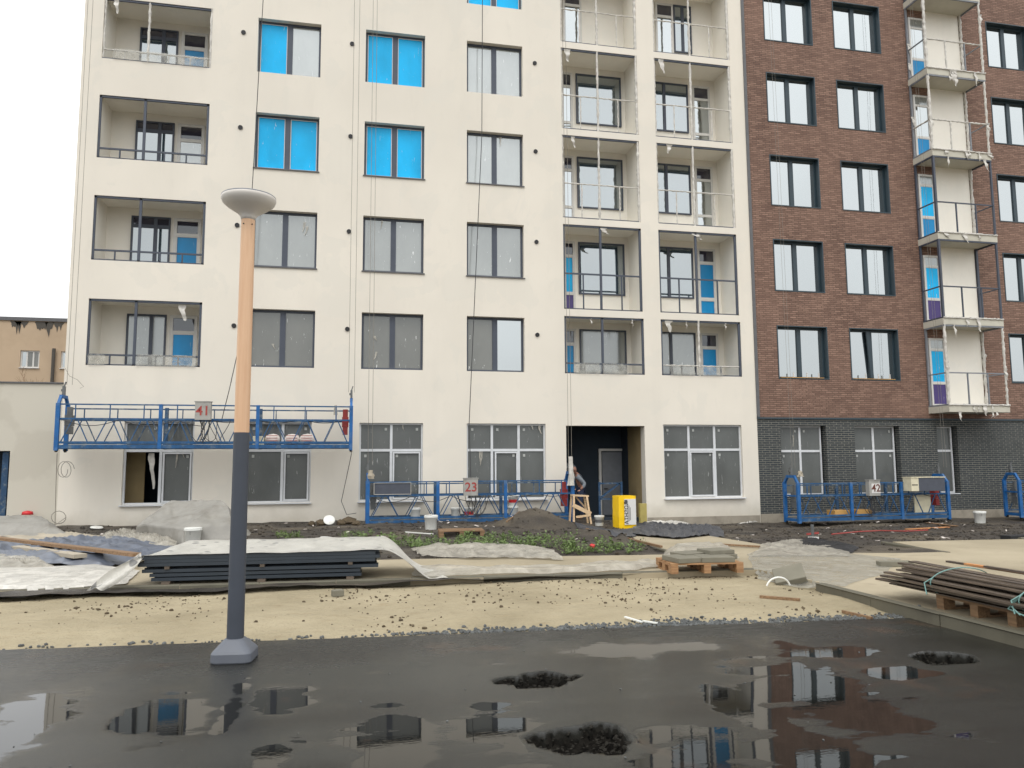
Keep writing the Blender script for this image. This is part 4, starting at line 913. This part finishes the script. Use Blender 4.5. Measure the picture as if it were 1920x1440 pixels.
# ------------------------------------------------------------------ pallets and stacks
def pallet(loc, rz, label, mat='wood_wet', sx=1.2, sy=.8):
    r = thing('pallet', label, 'pallet', loc, rz, 'wooden pallets')
    for i in range(5): y = -sy/2+.05+i*(sy-.1)/4; MB().box(-sx/2, sx/2, y-.05, y+.05, .122, .144).build('deck_board', mat, r)
    for x in (-sx/2+.05, 0, sx/2-.05):
        MB().box(x-.05, x+.05, -sy/2, sy/2, .10, .121).build('stringer_board', mat, r)
        for y in (-sy/2+.07, 0, sy/2-.07): MB().box(x-.05, x+.05, y-.07, y+.07, .022, .10).build('block', mat, r)
        MB().box(x-.05, x+.05, -sy/2+.002, sy/2-.002, 0, .0215).build('skid', mat, r)
    return r
c = at(1320, 1077); P1 = V((5.02, 10.6, .12)); pallet(P1, radians(-6), 'pallet carrying grey paving slabs near the kerb, right of centre', 'wood', 1.05, .75)
for i, (dx, dy, z, sx, sy, sz, rz, lb) in enumerate(((-.28, -.1, 0, .42, .5, .07, .1, 'grey paving slab lying lowest at the left end of the slab pallet'), (.15, -.18, 0, .48, .42, .075, -.12, 'grey paving slab lying at the front middle of the slab pallet'),
        (.36, .15, .0, .46, .42, .07, .05, 'lower grey slab at the right end of the slab pallet'), (.34, .13, .072, .42, .36, .06, .12, 'upper grey slab at the right end of the slab pallet'), (-.02, .22, .03, .50, .34, .06, .3, 'grey slab at the back of the slab pallet, partly under film'))):
    slabbox('paving_slab', lb, 'paving slab', P1+V((dx, dy, .145+z)), sx, sy, sz, 'stone', rz, .008, 'paving slabs')
pallet(V((2.5, 17.35, surf(2.5, 17.35)-.05)), radians(-4), 'empty pallet lying on the soil among weeds in front of platform 23', 'wood_wet', 1.0, .7)
o = slabbox('kerb_stone', 'fallen kerb stone tilted on its edge in the gap between the two kerbs', 'kerb stone', at(1490, 1096)+V((0, .10, .06)), .40, .34, .10, 'stone', .5, .01); o.rotation_euler = (.45, -.25, -.5)
slabbox('brick', 'small grey stone resting at the foot of the kerb below the plank stack', 'stone', at(633, 1118), .14, .10, .08, 'stone', .3, .01)
slabbox('brick', 'lone brick lying on the path behind the slab pallet', 'brick', at(1278, 1026), .2, .1, .06, 'stone', .1, .005)
slabbox('kerb_stone', 'grey kerb stone lying on the pavement behind the bundle of dark strips', 'kerb stone', at(1678, 1062), .5, .15, .08, 'stone', -.2, .01)
# stack of profiles under film (left)
SX0, SX1, SY = -2.62, .42, 10.98
nb = 0
for tier, z in enumerate((.17, .225, .28, .36, .405, .45)):
    for j in range(4):
        off = random.uniform(-.06, .06) if tier > 1 else random.uniform(-.02, .02); x0 = SX0+off+(.12 if tier < 2 else 0); x1 = SX1+off*.8-(.22 if tier < 2 else 0)
        y = SY+.02+j*.19; m = MB(); h_ = .042
        prof = [(0, 0), (.17, 0), (.17, h_), (.145, h_), (.14, h_*.72), (.03, h_*.72), (.025, h_), (0, h_)]
        vs = [(x0, y+a, z+b) for a, b in prof]+[(x1, y+a-.058*(x1-x0)*.0, z+b) for a, b in prof]
        m.add(vs, [tuple(range(8)), tuple(range(8, 16))[::-1]]+[((i+1) % 8, i, i+8, (i+1) % 8+8) for i in range(8)])
        o = m.build('metal_profile', 'profile', None, (x0, y, z)); o.rotation_euler.z = radians(-3.0+random.uniform(-.25, .25)) 
        tag(o, '%s profile of the %s layer in the dark stack under the film' % (('frontmost', 'second', 'third', 'rearmost')[j], ('lowest', 'second lowest', 'third', 'fourth', 'fifth', 'topmost')[tier]), 'metal profile', 'stacked dark metal profiles'); nb += 1
for i, x in enumerate((-2.3, -1.1, .05)):
    slabbox('timber_bearer', ('left', 'middle', 'right')[i]+' short timber bearer under the dark profile stack', 'timber', (x, SY+.35-.05*(x+2.3), .12), .10, .85, .046, 'strip', 0, 0, 'timber bearers under the profiles')
    slabbox('timber_spacer', ('left', 'middle', 'right')[i]+' thin spacer between the two halves of the dark profile stack', 'timber', (x, SY+.33-.05*(x+2.3), .323), .06, .7, .035, 'strip', 0, 0, 'timber spacers in the profile stack')
# bundle of dark strips (right)
BZ = .12
A = V((5.62, 7.42)); 
def rightstack():
    ang = radians(-90.5)
    pallet(V((6.52, 6.72, .12)), radians(-90), 'pallet under the left end of the bundle of dark strips', 'wood_wet', 1.0, .8)
    pallet(V((6.52, 5.2, .12)), radians(-90), 'second pallet under the bundle of dark strips, cut by the right edge', 'wood_wet', 1.0, .8)
    r = thing('strip_bundle', 'strapped bundle of dark wet strips lying across pallets at the right edge', 'bundle', (6.36, 7.75, .264), ang)
    rr = random.Random(3)
    for lay in range(6):
        nn = (7, 8, 9, 8, 6, 4)[lay]
        for j in range(nn):
            y = (j-(nn-1)/2)*.085+rr.uniform(-.015, .015); z = .02+lay*.042+rr.uniform(-.006, .006); x0 = rr.uniform(-.32, .16)-(.1 if lay in (1, 2) else 0)+(.2 if lay == 4 else 0); x1 = 3.4
            m = MB(); ym = y+rr.uniform(-.03, .03); zm = z+rr.uniform(-.012, .008); wd_ = rr.uniform(.075, .11); th_ = rr.uniform(.012, .022); m.bar((x0, y+rr.uniform(-.03, .03), z+rr.uniform(-.012, .016)), (1.4, ym, zm), wd_, th_); m.bar((1.4, ym, zm), (x1, y+rr.uniform(-.04, .04), z+rr.uniform(-.008, .012)), wd_, th_); m.build('strip', 'strip', r)
    for j in range(3):
        m = MB(); m.bar((.1+j*.3, .30-j*.03, .275+j*.01), (3.4, .34+j*.05, .28), .05, .02); m.build('strip', 'wood_or' if j == 1 else 'strip', r)
    for x in (.62, 1.72):
        pts = [(x+.03*sin(a), .37*cos(a)*(1+.02*sin(3*a)), .13+.155*sin(a)) for a in [i*2*pi/28 for i in range(29)]]
        m = MB(); m.tube(pts, .006, 5); [m.tube([(x, -.33, .19), (x-.05-.02*k_, -.40, .13-k_*.04), (x+.06*k_, -.42, .02)], .008, 5) for k_ in range(1 if x < 1 else 3)]
        m.build('strap', 'strap', r)
rightstack()
# ------------------------------------------------------------------ sheets
def sheet(name, far, near, mat, label, cat, lift=.03, amp=.08, fs=3.0, n=110, mm=34, seed=0, ragged=.06, group=None, hump=0, sub=True):
    """loft between a far and a near ground line; folds run mostly across"""
    far = [V(p) for p in far]; near = [V(p) for p in near]
    def pl(P, t):
        t = t*(len(P)-1); i = min(int(t), len(P)-2); return P[i].lerp(P[i+1], t-i)
    def f(u, v):
        a = pl(far, u); b = pl(near, u)
        e = ragged*noise.noise(V((u*9, seed, 0))); e2 = ragged*noise.noise(V((u*11, seed+5, 0)))
        p = a.lerp(b, v); p.y += e*(1-v)+e2*v; p.x += ragged*noise.noise(V((v*5+seed, u*3, 2)))
        wx = p.x+.25*noise.noise(V((p.x*1.5, p.y*1.5, seed+2))); wy = p.y+.12*noise.noise(V((p.x*1.1, p.y*2, seed+4))); w_ = V((wx*fs*.30, wy*fs*1.5, seed)); fold = (1-abs(noise.noise(w_))*2.6); fold2 = noise.noise(V((wx*fs, wy*fs, seed)))*.5; fold3 = 1-abs(noise.noise(V((wx*fs*.8+wy*fs*.9, wy*fs*.5, seed+9))))*2.8
        edge = min(1, 6*min(u, 1-u, v, 1-v))
        z = max(p.z, surf(p.x, p.y))+lift*(.3+.7*edge)+amp*max(0, .55*max(0, fold)+.3*fold2+.35*max(0, fold3))*(.35+.65*edge)+hump*sin(pi*u)*sin(pi*v)
        return (p.x, p.y, z)
    m = MB(); m.grid(f, n, mm); o = m.build(name, mat, None, tuple(f(.5, .5))); 
    return tag(o, label, cat, group)
def AL(*pts): return [at(x, y) for x, y in pts]
# covered pile
cp = [at(250, 1012), at(432, 1024)]
def pile():
    A0, A1, C0, C1 = V((-4.62, 18.6, .0)), V((-4.46, 18.2, .40)), V((-3.22, 16.75, .02)), V((-3.24, 16.9, .42)); D0, D1, D2 = V((-2.22, 16.9, .02)), V((-2.34, 17.3, .44)), V((-2.66, 18.5, .74))
    R0, R1, B0, B1, E0 = V((-4.02, 19.3, .86)), V((-2.90, 19.0, .86)), V((-4.4, 20.4, .0)), V((-2.6, 20.2, 0)), V((-2.2, 19.4, 0))
    m = MB()
    def patch(a, b, c, d, n=22, k=16, drape=0):
        def f(u, v):
            p = a.lerp(b, u).lerp(d.lerp(c, u), v); s_ = 1 if v < .999 else 1
            q = noise.noise(p*1.6)*.05+.035*(1-2.4*abs(noise.noise(V((p.x*3.2+p.z*3, p.y*1.1, p.z*1.5+3)))))+.012*noise.noise(p*7)
            q *= 1.5; return p+V((q*.3+.03*noise.noise(V((p.x*6, p.z*2, 1)))*(1-v)*drape, -q*.8, q*.6))-V((0, 0, .05*sin(pi*u)*sin(pi*v)))
        m.grid(f, n, k)
    patch(A0, C0, C1, A1, 34, 12, 3); patch(A1, C1, R1, R0, 34, 30); patch(C0, D0, D1, C1, 22, 12, 3); patch(C1, D1, D2, R1, 22, 20); patch(D0, E0, D2, D1, 14, 12); patch(R0, R1, B1, B0, 14, 10); patch(R1, D2, E0, B1, 8, 8); patch(A0, A1, R0, B0, 12, 12)
    bm_ = m.build('covered_pile', 'tarp'); tag(bm_, 'large pile covered by a taut grey tarpaulin, left of the lamp pole', 'covered pile')
    w2 = bm_.modifiers.new('w', 'WELD'); w2.merge_threshold = .004
pile()
sheet('tarpaulin', AL((-60, 985), (20, 972), (100, 985)), AL((-60, 1010), (40, 1012), (125, 1008)), 'tarp', 'pale grey tarpaulin heaped against the wall foot at the far left', 'tarpaulin', .08, .2, 1.6, seed=3, hump=.2)
sheet('tarpaulin', AL((-80, 1012), (120, 1000), (215, 1012)), AL((-80, 1028), (60, 1030), (200, 1022)), 'tarp_beige', 'beige tarpaulin strip lying behind the blue grey sheet at left', 'tarpaulin', .03, .1, 2, seed=9)
sheet('tarpaulin', AL((-80, 1022), (60, 1022), (150, 1012), (330, 1028)), AL((-80, 1050), (80, 1062), (200, 1066), (330, 1050)), 'tarp_blue', 'crumpled blue grey tarpaulin spread between the covered pile and the white film', 'tarpaulin', .05, .16, 2.2, 130, 44, seed=12)
sheet('plastic_film', AL((190, 1008), (225, 1000), (330, 1015)), AL((190, 1026), (240, 1028), (330, 1030)), 'film', 'crumpled pale film at the foot of the covered pile', 'film', .05, .18, 4, seed=31)
sheet('plastic_film', AL((-120, 1068), (60, 1066), (180, 1062), (262, 1072)), AL((-120, 1122), (40, 1118), (150, 1112), (235, 1098)), 'film_white', 'smooth white film hanging over the kerb at the left edge', 'film', .05, .028, 1.1, 120, 34, seed=21, ragged=.03)
sheet('plastic_film', AL((-80, 1046), (0, 1048), (95, 1060)), AL((-80, 1066), (20, 1070), (110, 1070)), 'film', 'dull crumpled film beside the timbers at the left edge', 'film', .05, .1, 3, seed=27)
# film over the profile stack
zt = .49
def over():
    m = MB(); xL, xR = -2.95, .50
    def f(u, v):
        x = lerp(xL+.85*v, xR, u); yy = 10.95-.053*(x+2.6)
        y = yy+.02+v*1.2; z = zt+.02+.012*noise.noise(V((x*3, y*5, 1)))+.09*sstep(0, .8, v)
        xe = -2.6+.5*v; z -= max(0, xe-x)*.6
        if v > .88: z -= (v-.88)*3
        return (x, y, z+.02*max(0, noise.noise(V((x*2, y*2, 8)))))
    m.grid(f, 70, 14)
    def g(u, v):   # right skirt pulled down to the ground and away
        y = 10.95-.053*3.1+.02+v*1.2; x0 = xR; s_ = u; x = x0+s_*.85*(1+.3*noise.noise(V((v*3, 1, 1)))); z = lerp(zt+.02+.09*sstep(0, .8, v), .135, sstep(0, .8, s_))+.05*noise.noise(V((x*4, y*6, 3)))*s_
        return (x, y-.25*s_+.06*noise.noise(V((u*4, v*5, 2))), max(.13, z))
    m.grid(g, 24, 14)
    def k(u, v):   # knotted corner hanging in front at left
        x = lerp(-2.62, -3.05, v)+.10*(u-.5)*(1+v); y = lerp(10.98, 10.62, v)+.05*sin(u*6); z = lerp(zt+.01, .15, v**.8)+.04*sin(u*7+v*4)*(1-v*.5)
        return (x+.12*(u-.5)*sin(v*pi), y, z)
    m.grid(k, 14, 16)
    tag(m.build('plastic_film', 'film_spots'), 'milky film draped over the dark profile stack, knotted at its left end', 'film')
over()
# dark oval spots showing through the film
def timber(a, b, w_, h_, mat, label, name='plank', cat='plank', dz=.05, dz2=None):
    a = at(*a); b = at(*b); m = MB(); m.bar(a+V((0, 0, dz)), b+V((0, 0, dz if dz2 is None else dz2)), w_, h_); return tag(m.build(name, mat), label, cat)
timber((-40, 1026), (255, 1068), .14, .05, 'wood_wet', 'long brown plank sloping down to the knotted film at left', dz=.22, dz2=.22)
timber((-40, 1030), (150, 1062), .20, .06, 'tarp_beige', 'pale weathered board beside the long brown plank at left', dz=.14, dz2=.16)
timber((60, 1040), (250, 1064), .06, .05, 'black', 'thin dark batten lying along the brown plank', 'batten', 'batten', .2)
sheet('plastic_film', AL((770, 1032), (850, 1026), (930, 1028), (1040, 1036)), AL((790, 1046), (880, 1050), (960, 1048), (1058, 1052)), 'film', 'beige film heap between the weeds and the long folded film', 'film', .04, .13, 3, seed=41)
sheet('plastic_film', AL((780, 1062), (900, 1068), (1060, 1066), (1200, 1056), (1260, 1044)), AL((770, 1084), (900, 1080), (1060, 1082), (1180, 1078), (1262, 1062)), 'film', 'long folded film lying along the kerb up to the slab pallet', 'film', .02, .09, 2.4, 150, 34, seed=47)
sheet('plastic_film', AL((1245, 1042), (1330, 1040), (1380, 1046)), AL((1245, 1056), (1320, 1058), (1385, 1056)), 'film', 'film end tucked over the back of the slab pallet', 'film', .2, .06, 3, seed=48)
sheet('plastic_film', AL((1400, 1040), (1470, 1022), (1560, 1034), (1690, 1048)), AL((1420, 1086), (1500, 1104), (1580, 1100), (1660, 1076)), 'film_thin', 'thin clear film spread flat over the pavement between the kerbs', 'film', .012, .022, 2.0, 120, 44, seed=51)
sheet('plastic_film', AL((1430, 1024), (1480, 1016), (1570, 1026)), AL((1410, 1044), (1500, 1044), (1600, 1044)), 'film', 'bunched heap of film at the edge of the dug out soil', 'film', .02, .08, 3, seed=53)
sheet('ground_sheet', AL((1190, 984), (1280, 990), (1350, 990)), AL((1180, 1004), (1270, 1012), (1360, 1010)), 'tarp_black', 'dark grey ground sheet bunched on the soil right of the yellow pack', 'ground sheet', .05, .16, 3, seed=61)
sheet('ground_sheet', AL((1070, 985), (1150, 996), (1200, 994)), AL((1085, 992), (1150, 1008), (1210, 1006)), 'tarp_black', 'dark sheet lying below the yellow pack and small bucket', 'ground sheet', .03, .06, 3, seed=63)
sheet('ground_sheet', AL((1490, 1014), (1560, 1020), (1610, 1030)), AL((1495, 1022), (1555, 1036), (1600, 1038)), 'black', 'black rubber sheet lying in the dug out soil', 'ground sheet', .02, .1, 3, seed=64)
sheet('plastic_film', AL((1205, 976), (1260, 974), (1290, 982)), AL((1205, 981), (1250, 984), (1295, 988)), 'film_white', 'white rags and film strips at the wall foot right of the doorway', 'film', .02, .1, 5, seed=66, n=30)
sheet('plastic_film', AL((1383, 975), (1420, 974)), AL((1383, 980), (1422, 980)), 'film_white', 'small white rag on the ground at the corner of the two buildings', 'film', .02, .08, 5, seed=67, n=20, mm=6)
# lids, sticks, pipes, debris
for (px, py, rx, lb) in ((181, 992, .1, 'white round lid lying flat beside the wall left of the covered pile'), (617, 984, .9, 'white round lid leaning on rubble right of the lamp pole'), (613, 1013, .05, 'small white lid lying behind the profile stack')):
    m = MB(); m.lathe([(0, .03), (.14, .03), (.155, .02), (.155, 0), (0, 0)], n=24); o = m.build('lid', 'white'); o.location = at(px, py)+V((0, 0, .03 if rx < .5 else .12)); o.rotation_euler = (rx, .1, 0); tag(o, lb, 'lid', 'round white lids')
timber((1425, 1121), (1500, 1127), .045, .03, 'wood_wet', 'short weathered stick lying on the sand, right of centre', 'stick', 'stick', .015)
timber((1172, 1162), (1204, 1172), .03, .012, 'white', 'left white plastic strip on the sand by the asphalt edge', 'plastic_strip', 'strip', .03); timber((1206, 1170), (1232, 1174), .035, .012, 'white', 'right white plastic strip on the sand by the asphalt edge', 'plastic_strip', 'strip', .03)
timber((1580, 1150), (1635, 1163), .03, .03, 'wood_wet', 'thin reddish stick at the pointed end of the sand strip', 'stick', 'stick', .02)
p = at(1462, 1104); o = MB().tube([p+V((.17*cos(a), .03, .14*sin(a))) for a in [i*pi/12 for i in range(1, 12)]], .012, 8).build('plastic_pipe', 'white'); tag(o, 'bent white plastic pipe arching beside the fallen kerb stone', 'pipe')
timber((1355, 1024), (1425, 1028), .06, .03, 'wood_wet', 'thin board on the path behind the slab pallet', dz=.03)
timber((1700, 995), (1778, 991), .12, .02, 'wood_or', 'orange board lying on the dark soil in front of platform 42', dz=.04); timber((1740, 982), (1790, 988), .2, .02, 'wood_wet', 'brown board lying behind the orange board at right', dz=.03)
rope([at(x, y)+V((0, 0, .03)) for x, y in ((1560, 1004), (1610, 999), (1650, 997), (1700, 998), (1740, 996))], 'pink cord lying on the soil left of the orange board', .018, 'ink_red', 'cord', 'cord')
timber((1100, 1000), (1240, 1036), .05, .04, 'wood_wet', 'long thin pole lying across the soil toward the slab pallet', 'pole', 'pole', .1)
timber((760, 1008), (812, 1012), .03, .02, 'white', 'white stick lying in the weeds behind the profile stack', 'stick', 'stick', .12)
timber((950, 995), (975, 975), .03, .03, 'wood_wet', 'thin root sticking out of the dark soil heap', 'stick', 'stick', .2)
for px, py, lb in ((1524, 1012, 'grey pipe stub with red and white tape in the dug out soil'),):
    p = at(px, py); o = thing('pipe_stub', lb, 'pipe', p); MB().tube([(0, 0, -.05), (0, 0, .32)], .035, 10).build('pipe', 'steel', o); MB().bar((-.14, 0, .12), (.16, .02, .14), .02, .04).build('upper_tape', 'ink_red', o); MB().bar((-.13, -.03, .05), (.13, -.02, .04), .02, .04).build('lower_tape', 'label', o)
p = at(1111, 1028); o = MB().rock((0, 0, .04), .06).build('red_cup', 'red_bright'); o.location = p; tag(o, 'small crushed red cup lying on the soil among the weeds', 'cup')
p = at(50, 988); o = MB().lathe([(0, .0), (.14, .0), (.12, .08), (0, .11)], n=16).build('red_helmet', 'red_bright'); o.location = p+V((0, 0, .35)); tag(o, 'red cap lying on the pale tarpaulin at far left', 'cap')
slabbox('dark_case', 'dark blue box at the right edge of the soil strip', 'box', at(1905, 1012), .6, .25, .10, 'black', .1)
# wall foot rubble and stones
rocks = [(602, 985, .16), (640, 984, .14), (655, 982, .17), (668, 984, .12), (585, 984, .12), (575, 982, .10), (160, 984, .1), (555, 984, .09)]
for i, (px, py, s_) in enumerate(rocks[:5]):
    m = MB(); m.rock((0, 0, 0), s_*1.3, .7); o = m.build('rubble_stone', 'clod'); o.location = at(px, py)+V((0, 0, s_*.3)); tag(o, ('largest', 'third', 'fourth', 'rightmost', 'leftmost')[i]+' broken lump at the wall foot between the lamp pole and platform 23', 'stone', 'rubble at the wall foot')
random.seed(11)
def scatter(name, mat, n, fn, rf, fl=.7, zo=.3):
    m = MB()
    for _ in range(n):
        q = fn()
        if q is None: continue
        x, y = q; r_ = rf(); m.rock((x, y, surf(x, y)+r_*zo), r_, fl)
    return stuff(m.build(name, mat))
def edge_gravel():
    x = random.uniform(-3.2, 6.0); dens = .04+.96*sstep(-.2, 2.2, x)*(.6+.4*noise.noise(V((x*1.3, 0, 5))))
    if random.random() > dens: return None
    return (x, ya(x)+.045+abs(random.gauss(0, .10))*(.5+.7*dens))
tag(scatter('gravel', 'gravel', 5200, edge_gravel, lambda: random.uniform(.010, .026), .7, .35), 'bluish crushed stone spilled along the asphalt edge', 'gravel')
def clods():
    x = random.uniform(-5.5, 6.0); t = random.random()**1.0; y = lerp(ya(x)+.1, yk(x)-.05, t)
    if noise.noise(V((x*.7, y*1.4, 12)))+.35*(t-.4) < random.uniform(-.2, .6): return None
    return (x, y)
tag(scatter('soil_clods', 'clod', 3200, clods, lambda: random.uniform(.005, .015)*random.choice((1, 1, 1, 2))), 'small dark clods scattered over the sand strip', 'clods')
tag(scatter('soil_lumps', 'soil', 3500, lambda: (lambda x, y: None if inside(x, y) else (x, y))(random.uniform(-8, 20), random.uniform(12.2, 22.8)), lambda: random.uniform(.015, .055), .6), 'lumps of dark soil on the bare ground before the wall', 'soil')
def inhole():
    cx, cy, a, b = random.choice(HOLES); an = random.uniform(0, 6.3); q = random.random()**.5*.95; x, y = cx+a*1.25*q*cos(an), cy+b*1.25*q*sin(an); return (x, y)
m = MB()
for _ in range(3200):
    x, y = inhole(); h_ = holef(x, y)
    if h_ < .15: continue
    r_ = random.uniform(.006, .017)*random.choice((1, 1, 1.4)); m.rock((x, y, .02-.10*h_+r_*.4), r_)
bk = simple('broken_asphalt_stone', (40, 38, 34), .8, .8, 40); bk.node_tree.nodes['Principled BSDF'].inputs['Specular IOR Level'].default_value = .08
tag(stuff(m.build('broken_asphalt', bk)), 'broken asphalt crumbs lying in the potholes', 'rubble')
m = MB()
for _ in range(70):
    x = random.uniform(-3, 6); y = ya(x)-random.uniform(.1, 3.4); m.rock((x, y, .022), random.choice((.004, .005, .009)), .6)
tag(stuff(m.build('pebbles', 'gravel')), 'tiny grey pebbles scattered on the wet asphalt', 'pebbles')
m = MB()
for _ in range(90):
    x, y = random.uniform(-6, 19), random.uniform(14, 22.6)
    if inside(x, y): continue
    z = surf(x, y)+.03; a = random.uniform(0, 6); l = random.uniform(.03, .13); wd = random.uniform(.015, .06); m.bar((x, y, z), (x+l*cos(a), y+l*sin(a), z+random.uniform(0, .03)), wd, .01)
tag(stuff(m.build('litter', 'bag')), 'pale scraps of litter strewn over the dark soil', 'litter')
# weeds
random.seed(5); m = MB(); zones = [((700, 1050), (1008, 1028), 150), ((1060, 1205), (1020, 1040), 45), ((640, 700), (1000, 1012), 12), ((1000, 1100), (1004, 1028), 10), ((520, 580), (1004, 1010), 12)]
def leafset(c, s_):
    for _ in range(random.randint(14, 26)):
        a = random.uniform(0, 6.3); el = random.uniform(.1, 1.3); d = V((cos(a)*cos(el), sin(a)*cos(el), sin(el))); l = s_*random.uniform(.3, 1); p_ = c+d*l; u = d.cross(V((0, 0, 1))).normalized()*s_*random.uniform(.10, .18)
        n_ = (d*.6+V((random.uniform(-.5, .5), random.uniform(-.5, .5), random.uniform(-.6, .2)))).normalized()*s_*random.uniform(.25, .4)
        m.add([p_, p_+n_*.5+u, p_+n_, p_+n_*.5-u], [(0, 1, 2, 3)])
        if random.random() < .4: m.tube([c, p_], .003, 3, False)
for (xa, xb), (ya_, yb_), n_ in zones:
    for _ in range(n_):
        q = at(random.uniform(xa, xb), random.uniform(ya_, yb_))
        if inside(q.x, q.y): continue
        leafset(q, random.uniform(.06, .17))
tag(stuff(m.build('weeds', 'leaf')), 'low green weeds growing over the dark soil in front of platform 23', 'weeds')
# rubble-strewn wires on soil at right
